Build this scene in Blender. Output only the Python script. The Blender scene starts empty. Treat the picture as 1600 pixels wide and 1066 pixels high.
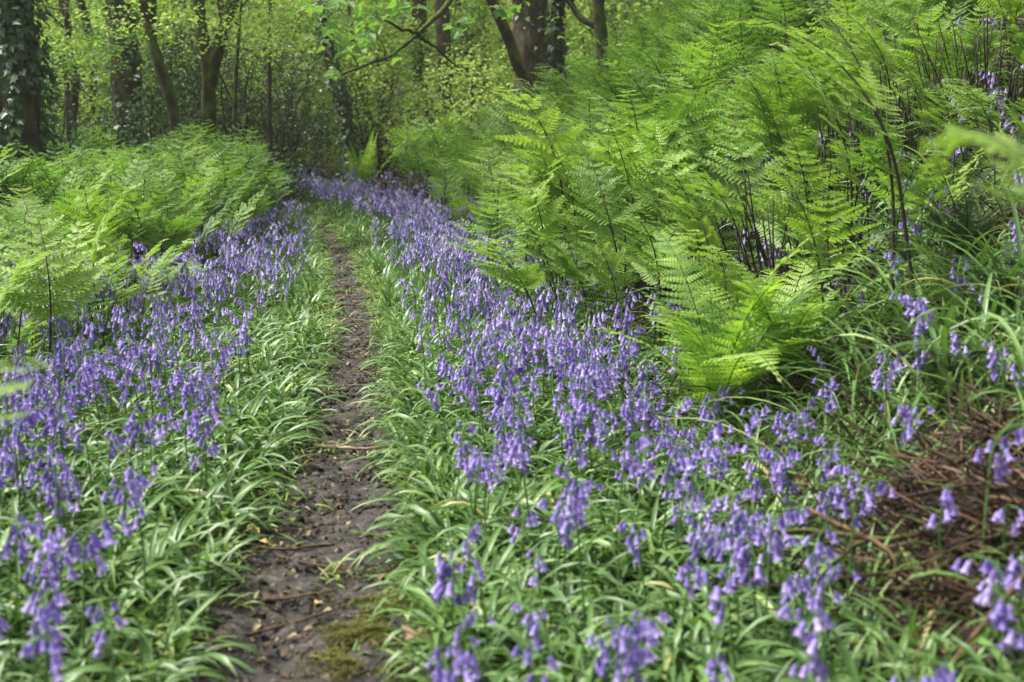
import bpy, math, random
import numpy as np
from mathutils import Vector

# ------------------------------------------------------------------ camera, world, sun, exposure
SC = bpy.context.scene
COL = SC.collection
F_PX, PITCH, CAM_H = 2200.0, math.radians(9.9), 1.3
cam_d = bpy.data.cameras.new("camera")
cam = bpy.data.objects.new("camera", cam_d)
COL.objects.link(cam)
cam.location = (0, 0, CAM_H)
cam.rotation_euler = (math.radians(90) - PITCH, 0, 0)
cam_d.sensor_width = 36.0
cam_d.lens = 36.0 * F_PX / 1600.0
cam_d.clip_start, cam_d.clip_end = 0.05, 400
cam_d.dof.use_dof = True
cam_d.dof.focus_distance = 7.5
cam_d.dof.aperture_fstop = 3.4
SC.camera = cam

SUN_EL, SUN_AZ = math.radians(58), math.radians(-80)     # azimuth from +Y towards +X
world = bpy.data.worlds.new("World"); SC.world = world
world.use_nodes = True
wn, wl = world.node_tree.nodes, world.node_tree.links
sky = wn.new("ShaderNodeTexSky"); sky.sky_type = 'NISHITA'
sky.sun_disc = False; sky.sun_elevation = SUN_EL; sky.sun_rotation = SUN_AZ
sky.air_density = 1.0; sky.dust_density = 6.0; sky.ozone_density = 1.0
hs = wn.new("ShaderNodeHueSaturation"); hs.inputs['Saturation'].default_value = 0.12
wl.new(sky.outputs[0], hs.inputs['Color'])
wl.new(hs.outputs[0], wn['Background'].inputs['Color'])
wn['Background'].inputs['Strength'].default_value = 0.095
sun_d = bpy.data.lights.new("sun", 'SUN'); sun_d.energy = 3.4; sun_d.angle = math.radians(9)
sun_d.color = (1.0, 0.95, 0.86)
sun = bpy.data.objects.new("sun", sun_d); COL.objects.link(sun)
sd = Vector((math.sin(SUN_AZ) * math.cos(SUN_EL), math.cos(SUN_AZ) * math.cos(SUN_EL), math.sin(SUN_EL)))
sun.rotation_euler = sd.to_track_quat('Z', 'Y').to_euler()
SC.view_settings.view_transform = 'Standard'
SC.view_settings.look = 'None'
SC.view_settings.gamma = 1.0
SC.view_settings.exposure = 1.0
SC.cycles.use_denoising = True
SC.cycles.max_bounces = 6; SC.cycles.diffuse_bounces = 3; SC.cycles.glossy_bounces = 2
SC.cycles.transmission_bounces = 3; SC.cycles.transparent_max_bounces = 4
SC.cycles.caustics_reflective = False; SC.cycles.caustics_refractive = False
SC.cycles.use_adaptive_sampling = True; SC.cycles.adaptive_threshold = 0.02

rng = np.random.default_rng(7)
U = rng.uniform
def R(a): return math.radians(a)

# ------------------------------------------------------------------ terrain
PY = [-6, 0, 3.1, 5.2, 8.1, 9.6, 12.4, 14.5, 17, 20, 26]
PX = [-.3, -.35, -.47, -.63, -.90, -1.13, -1.55, -1.98, -3.1, -5.0, -10]
def pathx(y): return np.interp(y, PY, PX)
def bankx(y): return np.interp(y, [-6, 0, 3.1, 5.2, 8.1, 9.6, 12.4, 14.5, 18, 22, 40], [-.3, -.35, -.47, -.63, -.90, -1.13, -1.55, -1.9, -2.3, -2.4, -2.0])
def halfw(y): return np.interp(y, [0, 3, 5.5, 8, 12, 14, 20], [.32, .30, .20, .175, .15, .12, .12])
def vnoise(x, y, f, seed=0):
    s = seed * 1.7
    return (np.sin(x*f*1.0 + y*f*.63 + s) * np.cos(y*f*1.13 - x*f*.41 + 2.1*s)
            + .5*np.sin(x*f*2.3 - y*f*1.9 + 3.3*s) * np.cos(y*f*2.7 + x*f*.9 + s)
            + .25*np.sin(x*f*5.1 + y*f*3.7 + s) * np.cos(y*f*4.7 - x*f*5.9 + s)) / 1.4
def bank_edge(y): return np.interp(y, [0, 3, 8, 40], [1.05, 1.1, 1.5, 1.7])
def H(x, y):
    x = np.asarray(x, float); y = np.asarray(y, float)
    dx = x - pathx(y)
    b = np.maximum(0, x - bankx(y) - bank_edge(y))
    bank = .72 * b * b / (b + .3)
    bank = 6 * np.tanh(bank / 6)
    l = np.maximum(0, -dx - .5)
    left = .03 * l / (1 + .1*l)
    hill = np.maximum(0, y - 34); hill = 12 * np.tanh(.012 * hill)
    nz = .025*vnoise(x, y, 1.3) + .012*vnoise(x, y, 5, 2)
    amp = np.clip(np.abs(dx) / .5, .25, 1) * (1 + 1.8*np.clip(b, 0, 1.5))
    return bank + left + hill + nz*amp - .035*np.exp(-(dx/.26)**2)

def at(px, py, Y):
    """the point that shows at photo pixel (px, py) at distance Y (used to place things at their real spot)"""
    r, u = (px-800)/F_PX, (533-py)/F_PX
    t = Y/(math.cos(PITCH) + u*math.sin(PITCH))
    return (t*r, Y, CAM_H + t*(-math.sin(PITCH) + u*math.cos(PITCH)))
def project(x, y, z):
    c, s = math.cos(PITCH), math.sin(PITCH)
    d = y*c - (z-CAM_H)*s; u = y*s + (z-CAM_H)*c
    d = np.maximum(d, 1e-3)
    return 800 + F_PX*x/d, 533 - F_PX*u/d

# ------------------------------------------------------------------ geometry containers
class G:
    def __init__(self, V, Q=None, T=None, tint=None, qm=None, tm=None):
        self.V = np.asarray(V, float).reshape(-1, 3)
        self.Q = np.zeros((0, 4), int) if Q is None or len(Q) == 0 else np.asarray(Q, int).reshape(-1, 4)
        self.T = np.zeros((0, 3), int) if T is None or len(T) == 0 else np.asarray(T, int).reshape(-1, 3)
        self.tint = np.full(len(self.V), .5) if tint is None else np.broadcast_to(np.asarray(tint, float), (len(self.V),)).copy()
        self.qm = np.zeros(len(self.Q), int) if qm is None else np.broadcast_to(qm, (len(self.Q),)).astype(int)
        self.tm = np.zeros(len(self.T), int) if tm is None else np.broadcast_to(tm, (len(self.T),)).astype(int)
    def mat(self, i):
        self.qm[:] = i; self.tm[:] = i; return self
def join(gs):
    gs = [g for g in gs if len(g.V)]
    off = np.cumsum([0] + [len(g.V) for g in gs])
    return G(np.concatenate([g.V for g in gs]),
             np.concatenate([g.Q + o for g, o in zip(gs, off)]),
             np.concatenate([g.T + o for g, o in zip(gs, off)]),
             np.concatenate([g.tint for g in gs]),
             np.concatenate([g.qm for g in gs]), np.concatenate([g.tm for g in gs]))
def inst(p, M, t, dt=None):
    """many transformed copies of p in one container; M (n,3,3), t (n,3), dt (n,) added to tint"""
    n, nv = len(t), len(p.V)
    if n == 0: return G(np.zeros((0, 3)))
    V = np.einsum('nij,vj->nvi', M, p.V) + t[:, None, :]
    off = (np.arange(n)*nv)[:, None, None]
    Q = (p.Q[None] + off).reshape(-1, 4) if len(p.Q) else None
    T = (p.T[None] + off).reshape(-1, 3) if len(p.T) else None
    tint = np.tile(p.tint, n).reshape(n, nv) + (0 if dt is None else dt[:, None])
    return G(V.reshape(-1, 3), Q, T, tint.reshape(-1), np.tile(p.qm, n), np.tile(p.tm, n))
def rotz(a, s=1.0):
    a = np.asarray(a, float); c, n = np.cos(a), np.sin(a); M = np.zeros((len(a), 3, 3))
    M[:, 0, 0] = c; M[:, 0, 1] = -n; M[:, 1, 0] = n; M[:, 1, 1] = c; M[:, 2, 2] = 1
    return M * np.broadcast_to(np.asarray(s, float), (len(a),))[:, None, None]
def rotx(a):
    a = np.asarray(a, float); c, n = np.cos(a), np.sin(a); M = np.zeros((len(a), 3, 3))
    M[:, 0, 0] = 1; M[:, 1, 1] = c; M[:, 1, 2] = -n; M[:, 2, 1] = n; M[:, 2, 2] = c
    return M
def tiltM(n, az, tilt, s=1.0):
    return rotz(U(0, 6.283, n) if az is None else az, s) @ rotx(tilt)
def frames(d, nrm):
    """columns: along d, side, normal"""
    d = d/np.linalg.norm(d, axis=-1, keepdims=True)
    s = np.cross(nrm, d); s /= np.linalg.norm(s, axis=-1, keepdims=True) + 1e-9
    n = np.cross(d, s)
    return np.stack([d, s, n], -1)
def mesh(name, g, mats, smooth=False):
    me = bpy.data.meshes.new(name)
    nq, nt = len(g.Q), len(g.T)
    me.vertices.add(len(g.V)); me.vertices.foreach_set('co', g.V.astype(np.float32).ravel())
    me.loops.add(nq*4 + nt*3)
    me.loops.foreach_set('vertex_index', np.concatenate([g.Q.ravel(), g.T.ravel()]).astype(np.int32))
    me.polygons.add(nq + nt)
    me.polygons.foreach_set('loop_start', np.concatenate([np.arange(nq)*4, nq*4 + np.arange(nt)*3]).astype(np.int32))
    me.polygons.foreach_set('material_index', np.concatenate([g.qm, g.tm]).astype(np.int32))
    me.polygons.foreach_set('use_smooth', np.full(nq + nt, smooth))
    a = me.attributes.new('tint', 'FLOAT', 'POINT'); a.data.foreach_set('value', g.tint.astype(np.float32))
    for m in (mats if isinstance(mats, (list, tuple)) else [mats]): me.materials.append(m)
    me.update(calc_edges=True)
    return me
def link(name, me, parent=None, loc=None, rz=None, sc=None, **tags):
    o = bpy.data.objects.new(name, me); COL.objects.link(o)
    if parent is not None: o.parent = parent
    if loc is not None: o.location = loc
    if rz is not None: o.rotation_euler = (0, 0, rz)
    if sc is not None: o.scale = (sc, sc, sc)
    for k, v in tags.items():
        if v: o[k] = v
    return o

def tube(pts, rad, sides=6, nz=0.0, cap=True, tint=.5, seed=0):
    P = np.asarray(pts, float); n = len(P)
    rad = np.broadcast_to(np.asarray(rad, float), (n,))
    T = np.gradient(P, axis=0); T /= np.linalg.norm(T, axis=1, keepdims=True) + 1e-9
    ref = np.array([0., 1, 0]) if abs(T[:, 1]).mean() < .8 else np.array([1., 0, 0])
    A = np.cross(T, ref); A /= np.linalg.norm(A, axis=1, keepdims=True) + 1e-9
    B = np.cross(T, A)
    ang = np.arange(sides)/sides*2*np.pi
    r = rad[:, None]*np.ones((1, sides))
    if nz:
        ii = np.arange(n)[:, None]
        r = r*(1 + nz*(np.sin(ang*3 + seed + ii*.21) + .6*np.sin(ang*5 + 1.3*seed - ii*.37) + .5*np.sin(ang*2 + ii*.9 + seed)))
    V = P[:, None, :] + r[..., None]*(np.cos(ang)[None, :, None]*A[:, None] + np.sin(ang)[None, :, None]*B[:, None])
    i, j = np.meshgrid(np.arange(n-1), np.arange(sides), indexing='ij'); k = (j+1) % sides
    Q = np.stack([i*sides+j, i*sides+k, (i+1)*sides+k, (i+1)*sides+j], -1).reshape(-1, 4)
    V = V.reshape(-1, 3); Tt = None
    if cap:
        V = np.vstack([V, P[-1] + T[-1]*rad[-1]*.5]); c = len(V)-1
        j = np.arange(sides); Tt = np.stack([(n-1)*sides+j, (n-1)*sides+(j+1) % sides, np.full(sides, c)], -1)
    return G(V, Q, Tt, tint)
def smooth_line(pts, n):
    P = np.asarray(pts, float)
    for _ in range(2):
        q = [P[0]]
        for a, b in zip(P[:-1], P[1:]): q += [.75*a+.25*b, .25*a+.75*b]
        q.append(P[-1]); P = np.array(q)
    s = np.r_[0, np.cumsum(np.linalg.norm(np.diff(P, axis=0), axis=1))]
    t = np.linspace(0, s[-1], n)
    return np.stack([np.interp(t, s, P[:, k]) for k in range(3)], -1)

# ------------------------------------------------------------------ materials
def ramp(nt, stops):
    r = nt.nodes.new("ShaderNodeValToRGB"); e = r.color_ramp.elements
    while len(e) < len(stops): e.new(.5)
    for el, (p, c) in zip(e, stops): el.position = p; el.color = (*c, 1)
    return r
def leaf_mat(name, stops, trans=.35, rough=.5, tcol=(1.25, 1.35, .6), spec=.4, patch=.35, pf=1.2):
    m = bpy.data.materials.new(name); m.use_nodes = True; nt = m.node_tree; N, L = nt.nodes, nt.links
    bs = N['Principled BSDF']; out = N['Material Output']
    a = N.new("ShaderNodeAttribute"); a.attribute_name = 'tint'
    oi = N.new("ShaderNodeObjectInfo")
    geo = N.new("ShaderNodeNewGeometry")
    nz = N.new("ShaderNodeTexNoise"); nz.inputs['Scale'].default_value = pf; nz.inputs['Detail'].default_value = 3
    L.new(geo.outputs['Position'], nz.inputs['Vector'])
    def madd(i, mul, add):
        q = N.new("ShaderNodeMath"); q.operation = 'MULTIPLY_ADD'
        L.new(i, q.inputs[0]); q.inputs[1].default_value = mul
        if isinstance(add, float): q.inputs[2].default_value = add
        else: L.new(add, q.inputs[2])
        return q.outputs[0]
    v = madd(oi.outputs['Random'], .3, -.15)
    v = madd(a.outputs['Fac'], 1.0, v)
    v2 = madd(nz.outputs[0], patch*2, -patch)
    ad = N.new("ShaderNodeMath"); ad.operation = 'ADD'; L.new(v, ad.inputs[0]); L.new(v2, ad.inputs[1])
    r = ramp(nt, stops); L.new(ad.outputs[0], r.inputs[0])
    L.new(r.outputs[0], bs.inputs['Base Color'])
    bs.inputs['Roughness'].default_value = rough
    bs.inputs['Specular IOR Level'].default_value = spec
    tr = N.new("ShaderNodeBsdfTranslucent")
    mx = N.new("ShaderNodeMix"); mx.data_type = 'RGBA'; mx.blend_type = 'MULTIPLY'; mx.inputs[0].default_value = 1
    L.new(r.outputs[0], mx.inputs[6]); mx.inputs[7].default_value = (*tcol, 1)
    L.new(mx.outputs[2], tr.inputs['Color'])
    ms = N.new("ShaderNodeMixShader"); ms.inputs[0].default_value = trans
    L.new(bs.outputs[0], ms.inputs[1]); L.new(tr.outputs[0], ms.inputs[2]); L.new(ms.outputs[0], out.inputs[0])
    return m
def rough_mat(name, stops, scale=8, detail=8, bump=.4, rough=.9, tinted=0.0, stretch=(1, 1, 1), moss=None, moss_amt=0.0, spec=.2):
    m = bpy.data.materials.new(name); m.use_nodes = True; nt = m.node_tree; N, L = nt.nodes, nt.links
    bs = N['Principled BSDF']
    geo = N.new("ShaderNodeNewGeometry"); mp = N.new("ShaderNodeMapping"); mp.inputs['Scale'].default_value = stretch
    L.new(geo.outputs['Position'], mp.inputs['Vector'])
    nz = N.new("ShaderNodeTexNoise"); nz.inputs['Scale'].default_value = scale; nz.inputs['Detail'].default_value = detail
    nz.inputs['Roughness'].default_value = .65; L.new(mp.outputs[0], nz.inputs['Vector'])
    fac = nz.outputs[0]
    if tinted:
        a = N.new("ShaderNodeAttribute"); a.attribute_name = 'tint'
        q = N.new("ShaderNodeMath"); q.operation = 'MULTIPLY_ADD'; L.new(a.outputs['Fac'], q.inputs[0]); q.inputs[1].default_value = tinted
        q2 = N.new("ShaderNodeMath"); q2.operation = 'ADD'; L.new(nz.outputs[0], q2.inputs[0]); q2.inputs[1].default_value = -tinted*.5
        L.new(q2.outputs[0], q.inputs[2]); fac = q.outputs[0]
    r = ramp(nt, stops); L.new(fac, r.inputs[0]); col = r.outputs[0]
    if moss:
        n2 = N.new("ShaderNodeTexNoise"); n2.inputs['Scale'].default_value = 7; n2.inputs['Detail'].default_value = 6
        L.new(geo.outputs['Position'], n2.inputs['Vector'])
        sp = N.new("ShaderNodeSeparateXYZ"); L.new(geo.outputs['Normal'], sp.inputs[0])
        q = N.new("ShaderNodeMath"); q.operation = 'MULTIPLY_ADD'; L.new(sp.outputs['Z'], q.inputs[0]); q.inputs[1].default_value = .35
        L.new(n2.outputs[0], q.inputs[2])
        r2 = ramp(nt, [(max(0, .54-moss_amt), (0, 0, 0)), (min(1, .76-moss_amt), (1, 1, 1))]); L.new(q.outputs[0], r2.inputs[0])
        mx = N.new("ShaderNodeMix"); mx.data_type = 'RGBA'; L.new(r2.outputs[0], mx.inputs[0]); L.new(col, mx.inputs[6])
        mr = ramp(nt, [(.3, tuple(c*.55 for c in moss)), (.7, tuple(c*1.3 for c in moss))]); L.new(nz.outputs[0], mr.inputs[0])
        L.new(mr.outputs[0], mx.inputs[7]); col = mx.outputs[2]
    L.new(col, bs.inputs['Base Color'])
    bs.inputs['Roughness'].default_value = rough; bs.inputs['Specular IOR Level'].default_value = spec
    bp = N.new("ShaderNodeBump"); bp.inputs['Strength'].default_value = bump; bp.inputs['Distance'].default_value = .03
    L.new(nz.outputs[0], bp.inputs['Height']); L.new(bp.outputs[0], bs.inputs['Normal'])
    return m

M = {}
M['soil'] = rough_mat('woodland_soil', [(.3, (.012, .009, .007)), (.5, (.030, .021, .014)), (.62, (.052, .036, .023)), (.75, (.03, .04, .014))], 6, 10, .8)
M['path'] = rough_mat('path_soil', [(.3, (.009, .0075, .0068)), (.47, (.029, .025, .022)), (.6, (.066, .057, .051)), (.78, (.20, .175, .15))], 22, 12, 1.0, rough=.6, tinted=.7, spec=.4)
M['clod'] = rough_mat('soil_clods', [(.2, (.013, .010, .007)), (.5, (.048, .037, .028)), (.8, (.16, .125, .095))], 40, 6, .5, tinted=.9)
M['litter'] = leaf_mat('dead_leaves', [(0, (.02, .013, .009)), (.4, (.06, .036, .023)), (.7, (.16, .105, .06)), (1, (.36, .28, .17))], .15, .7, (1.1, .9, .6))
M['red_litter'] = leaf_mat('dead_bracken_mat', [(0, (.009, .006, .004)), (.5, (.032, .018, .011)), (.8, (.10, .054, .030)), (1, (.26, .16, .09))], .12, .7, (1.2, .8, .5))
M['moss'] = leaf_mat('path_moss', [(0, (.045, .045, .010)), (.6, (.12, .12, .022)), (1, (.2, .2, .04))], .25, .8)
M['bell_leaf'] = leaf_mat('bluebell_leaf', [(0, (.045, .10, .025)), (.4, (.12, .23, .06)), (.72, (.23, .36, .11)), (.93, (.38, .43, .17)), (1, (.50, .44, .16))], .25, .42, spec=.5, patch=.3, pf=3)
M['turf'] = leaf_mat('short_verge_leaf', [(0, (.08, .15, .035)), (.45, (.17, .30, .07)), (.8, (.29, .41, .12)), (1, (.42, .42, .15))], .3, .5, spec=.4, patch=.3)
M['bell_stem'] = leaf_mat('bluebell_stem', [(0, (.06, .14, .035)), (1, (.14, .28, .07))], .15, .4)
M['bell'] = leaf_mat('bluebell_petal', [(0, (.13, .09, .35)), (.35, (.27, .20, .57)), (.7, (.44, .355, .75)), (1, (.67, .60, .87))], .35, .5, (1.1, .95, 1.15), patch=.15, pf=3)
M['bracken'] = leaf_mat('bracken_green', [(0, (.035, .09, .020)), (.33, (.125, .25, .045)), (.6, (.27, .42, .085)), (1, (.44, .56, .15))], .38, .5, patch=.35, pf=.8)
M['stipe'] = leaf_mat('bracken_stalk', [(0, (.014, .010, .007)), (.5, (.036, .028, .012)), (1, (.10, .13, .035))], .0, .6, patch=.2)
M['fern'] = leaf_mat('bright_fern', [(0, (.11, .23, .04)), (.5, (.27, .44, .08)), (1, (.44, .57, .13))], .4, .5)
M['dark_fern'] = leaf_mat('dark_fern', [(0, (.02, .055, .022)), (1, (.06, .12, .045))], .25, .45)
M['leaf'] = leaf_mat('spring_leaf', [(0, (.08, .15, .04)), (.4, (.24, .36, .08)), (.7, (.42, .53, .14)), (1, (.62, .68, .30))], .5, .5, (1.1, 1.25, .75), patch=.4, pf=.5)
M['big_leaf'] = leaf_mat('sycamore_leaf', [(0, (.10, .22, .07)), (.5, (.2, .37, .10)), (1, (.36, .52, .13))], .45, .4)
M['holly'] = leaf_mat('dark_glossy_leaf', [(0, (.02, .045, .022)), (.5, (.06, .10, .045)), (1, (.17, .23, .11))], .15, .38, spec=.5)
M['ivy'] = leaf_mat('ivy_leaf', [(0, (.02, .055, .025)), (.6, (.055, .12, .05)), (1, (.15, .26, .08))], .2, .42, spec=.45)
M['bark'] = rough_mat('brown_bark', [(.3, (.014, .012, .009)), (.5, (.060, .051, .037)), (.72, (.17, .145, .105))], 14, 10, 1.0, stretch=(1, 1, .25), moss=(.10, .12, .025), moss_amt=.02)
M['dark_bark'] = rough_mat('dark_bark', [(.3, (.012, .010, .008)), (.6, (.04, .034, .026)), (.8, (.09, .075, .055))], 14, 8, .8, stretch=(1, 1, .4), moss=(.06, .08, .02), moss_amt=.0)
M['mossy'] = rough_mat('mossy_bark', [(.3, (.02, .018, .010)), (.7, (.07, .055, .03))], 12, 8, .9, stretch=(1, 1, .4), moss=(.10, .13, .028), moss_amt=.13)
M['red_bark'] = rough_mat('red_brown_bark', [(.3, (.018, .014, .010)), (.5, (.075, .058, .042)), (.72, (.20, .16, .12))], 14, 10, 1.0, stretch=(1, 1, .3), moss=(.10, .12, .03), moss_amt=-.04)
M['twig'] = rough_mat('dead_twig', [(.3, (.06, .04, .027)), (.6, (.17, .11, .07)), (.8, (.36, .26, .17))], 30, 6, .5)
M['dark_twig'] = rough_mat('dark_twig', [(.3, (.02, .013, .009)), (.6, (.07, .045, .03)), (.8, (.14, .09, .06))], 30, 6, .5, moss=(.10, .12, .03), moss_amt=.0)
M['orange_twig'] = rough_mat('orange_dead_stalk', [(.3, (.11, .07, .04)), (.6, (.28, .175, .10)), (.8, (.52, .38, .24))], 30, 6, .4)
M['pale_wood'] = rough_mat('pale_rotten_wood', [(.3, (.12, .07, .045)), (.5, (.36, .26, .18)), (.7, (.62, .50, .38))], 14, 8, .8)
M['yellow_leaf'] = leaf_mat('yellow_dead_leaf', [(0, (.40, .28, .10)), (1, (.62, .50, .22))], .2, .6, (1, 1, .7))
M['tan_leaf'] = leaf_mat('tan_dead_leaf', [(0, (.22, .12, .07)), (1, (.42, .28, .18))], .2, .6, (1, 1, .7))

# ------------------------------------------------------------------ ground, path, sky is the world
def grid_mesh(name, xs, ys, zf, mat, **tags):
    X, Y = np.meshgrid(xs, ys); Z = zf(X, Y); n, m = X.shape
    V = np.stack([X, Y, Z], -1).reshape(-1, 3)
    i, j = np.meshgrid(np.arange(n-1), np.arange(m-1), indexing='ij')
    a = i*m + j
    g = G(V, np.stack([a, a+1, a+m+1, a+m], -1).reshape(-1, 4))
    return link(name, mesh(name, g, mat, True), None, **tags)
def spread(a, b, d0, grow, far):
    out = [a]
    while out[-1] < b: out.append(out[-1] + d0); d0 = min(d0*grow, far)
    return out
xr = spread(0, 110, .06, 1.035, 6); xs = np.array([-v for v in xr[:0:-1]] + xr)
yr = spread(0, 130, .07, 1.02, 6); yb = spread(0, 30, .2, 1.2, 5)
ys = np.array([-v for v in yb[:0:-1]] + yr)
grid_mesh('ground', xs, ys, lambda x, y: H(x, y) - .014*np.exp(-((x-pathx(y))/.3)**2), M['soil'], kind='structure')
# trodden path: a strip with a ragged edge and clods
pys = np.arange(-5, 18, .022); us = np.linspace(-1, 1, 33)
PYg, Ug = np.meshgrid(pys, us, indexing='ij')
hw = halfw(PYg)*(1.12 + .22*vnoise(PYg, np.sign(Ug)*3, 2.7, 1) + .12*vnoise(PYg, np.sign(Ug)*5, 11, 2))
PXg = pathx(PYg) + Ug*hw
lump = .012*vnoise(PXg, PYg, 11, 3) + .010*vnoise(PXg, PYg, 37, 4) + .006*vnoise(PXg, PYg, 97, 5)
PZg = H(PXg, PYg) + .002 + lump*(1-Ug**6) - .016*np.abs(Ug)**8
V = np.stack([PXg, PYg, PZg], -1).reshape(-1, 3)
n_, m_ = PXg.shape; ii, jj = np.meshgrid(np.arange(n_-1), np.arange(m_-1), indexing='ij'); a_ = ii*m_ + jj
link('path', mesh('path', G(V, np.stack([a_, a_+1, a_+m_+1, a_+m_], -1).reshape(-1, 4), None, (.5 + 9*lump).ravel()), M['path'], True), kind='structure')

# ------------------------------------------------------------------ small prototypes
def leaflet(fold=.25, curl=.1):      # 1 long along x, folded along its midrib
    V = [(0, 0, 0), (.35, .30, fold*.3), (.35, -.30, fold*.3), (.72, .20, fold*.2-curl*.5), (.72, -.20, fold*.2-curl*.5), (1, 0, -curl), (.35, 0, 0), (.72, 0, -curl*.4)]
    return G(V, [(6, 1, 3, 7), (6, 7, 4, 2)], [(0, 6, 2), (0, 1, 6), (7, 3, 5), (7, 5, 4)])
def diamond(w=.32, fold=.12):
    return G([(0, 0, 0), (.5, w, fold), (1, 0, -.08), (.5, -w, fold)], None, [(0, 1, 2), (0, 2, 3)])
def palmate():                       # five-lobed leaf, 1 long
    a = [-150, -115, -95, -68, -50, -35, -18, 0, 18, 35, 50, 68, 95, 115, 150]
    r = [.12, .42, .36, .72, .50, .55, .72, 1.0, .72, .55, .50, .72, .36, .42, .12]
    V = [(0, 0, 0)] + [(rr*math.cos(R(t)), rr*math.sin(R(t))*.95, -.12*rr*rr + .10*abs(math.sin(R(t)*2.5))) for t, rr in zip(a, r)]
    return G(V, None, [(0, i, i+1) for i in range(1, 15)])
def ivy_leaf():
    a = [-140, -75, -40, 0, 40, 75, 140]; r = [.35, .6, .45, 1, .45, .6, .35]
    V = [(0, 0, 0)] + [(rr*math.cos(R(t)), rr*math.sin(R(t)), .06*math.cos(R(3*t))) for t, rr in zip(a, r)]
    return G(V, None, [(0, i, i+1) for i in range(1, 7)])

def strap(L, w, lean, droop, seg, twist=0., cols=2):
    """arching strap leaf growing from the origin, leaning towards +x"""
    s = np.linspace(0, 1, seg+1); th = lean + droop*s**1.4
    dx, dz = np.sin(th), np.cos(th)
    x = np.r_[0, np.cumsum((dx[1:]+dx[:-1])/2)]*L/seg; z = np.r_[0, np.cumsum((dz[1:]+dz[:-1])/2)]*L/seg
    ww = w*np.clip(np.minimum(.55 + 1.2*s, (1-s)*3.2), .03, 1)
    tw = twist*s
    rows = []
    for k in ((-1, 0, 1) if cols == 2 else (-1, 1)):
        off = k*ww; up = .35*np.abs(off)
        rows.append(np.stack([x + np.sin(tw)*off*.5 - np.cos(th)*up, np.cos(tw)*off, z + np.sin(th)*up + np.sin(tw)*off*.6], -1))
    V = np.stack(rows, 1).reshape(-1, 3); c = len(rows); Q = []
    for i in range(seg):
        for j in range(c-1): Q.append((i*c+j, i*c+j+1, (i+1)*c+j+1, (i+1)*c+j))
    return G(V, Q)
def tuft(n, L, w, lean, droop, seg, cols=2, spreadr=.02, dead=.04):
    gs = []
    for i in range(n):
        g = strap(L*U(.65, 1.15), w*U(.7, 1.2), R(U(*lean)), R(U(*droop)), seg, U(-1.2, 1.2), cols)
        r = rotz([U(0, 6.28)])[0]
        g.V = g.V @ r.T + np.array([U(-spreadr, spreadr), U(-spreadr, spreadr), -.005])
        g.tint[:] = .95 if U() < dead else U(.25, .62)
        gs.append(g)
    return join(gs)

# ------------------------------------------------------------------ bluebells
def bell(nside=6, rich=True):
    """a hanging bell, 1 long down -z, petal tips curled back"""
    pr = [(0, .10), (.12, .20), (.55, .235), (.85, .27)] if rich else [(0, .12), (.5, .26), (.85, .28)]
    V = []; Q = []; T = []
    for z, r in pr:
        for k in range(nside):
            a = 2*np.pi*k/nside; V.append((r*math.cos(a), r*math.sin(a), -z))
    n = len(pr)
    for i in range(n-1):
        for k in range(nside):
            Q.append((i*nside+k, i*nside+(k+1) % nside, (i+1)*nside+(k+1) % nside, (i+1)*nside+k))
    b = (n-1)*nside
    for k in range(nside):
        a = 2*np.pi*(k+.5)/nside; o = len(V)
        V += [(.42*math.cos(a), .42*math.sin(a), -1.02), (.56*math.cos(a), .56*math.sin(a), -.90)]
        T += [(b+k, b+(k+1) % nside, o)]
        if rich: T += [(b+(k+1) % nside, o+1, o), (b+k, o, o+1)]
    tv = np.clip(.35 + .35*(-np.array(V)[:, 2]), 0, 1)
    return G(V, Q, T, tv)
BELL_HI, BELL_LO = bell(6, True), bell(5, False)
def bluebell_proto(hgt, nb, full, rich):
    """stem + list of bells; nods towards +x"""
    nod = U(.8, 1.5); s = np.linspace(0, 1, 12)
    th = R(U(1, 7)) + nod*1.5*np.clip((s-.68)/.32, 0, 1)**1.2
    x = np.r_[0, np.cumsum(np.sin(th))[:-1]]*hgt/11; z = np.r_[0, np.cumsum(np.cos(th))[:-1]]*hgt/11
    y = .01*np.sin(s*5 + U(0, 6))
    P = np.stack([x, y, z], -1)
    stem = [tube(P, np.linspace(.0034, .0015, 12), 5 if rich else 3, cap=False)]
    bells = []
    for k in range(nb):
        t = .69 + .30*(k/(max(nb-1, 1))); p = np.array([np.interp(t, s, P[:, c]) for c in range(3)])
        az = U(-1.25, 1.25) if U() < .8*full else U(0, 6.28)
        out = .014 + .018*U()
        q = p + np.array([math.cos(az)*out, math.sin(az)*out, -.004 - .006*U()])
        stem.append(tube([p, (p+q)/2 + (0, 0, .004), q], .001, 3, cap=False))
        L = U(.023, .030)*(1 - .3*max(0, (t-.9)/.1)); tl = U(.1, .6)
        Mx = (rotz([az])[0] @ np.array([[math.cos(-tl), 0, math.sin(-tl)], [0, 1, 0], [-math.sin(-tl), 0, math.cos(-tl)]]))*L
        b = BELL_HI if rich else BELL_LO
        bells.append(G(b.V @ Mx.T + q, b.Q, b.T, b.tint + U(-.25, .28)))
    return join(stem), bells
BB = []
for i in range(9):
    st, bl = bluebell_proto(U(.30, .41), int(U(7, 13)), .8, True)
    BB.append(dict(stem=mesh('bluebell_stem', st, M['bell_stem'], True), bells=[mesh('bell', b, M['bell'], True) for b in bl],
                   spray=mesh('flower_spray', join(bl), M['bell'], True)))
BB_LO = []
for i in range(7):
    st, bl = bluebell_proto(U(.30, .41), int(U(8, 13)), .7, False)
    BB_LO.append(join([join(bl).mat(0), st.mat(1)]))

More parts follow.
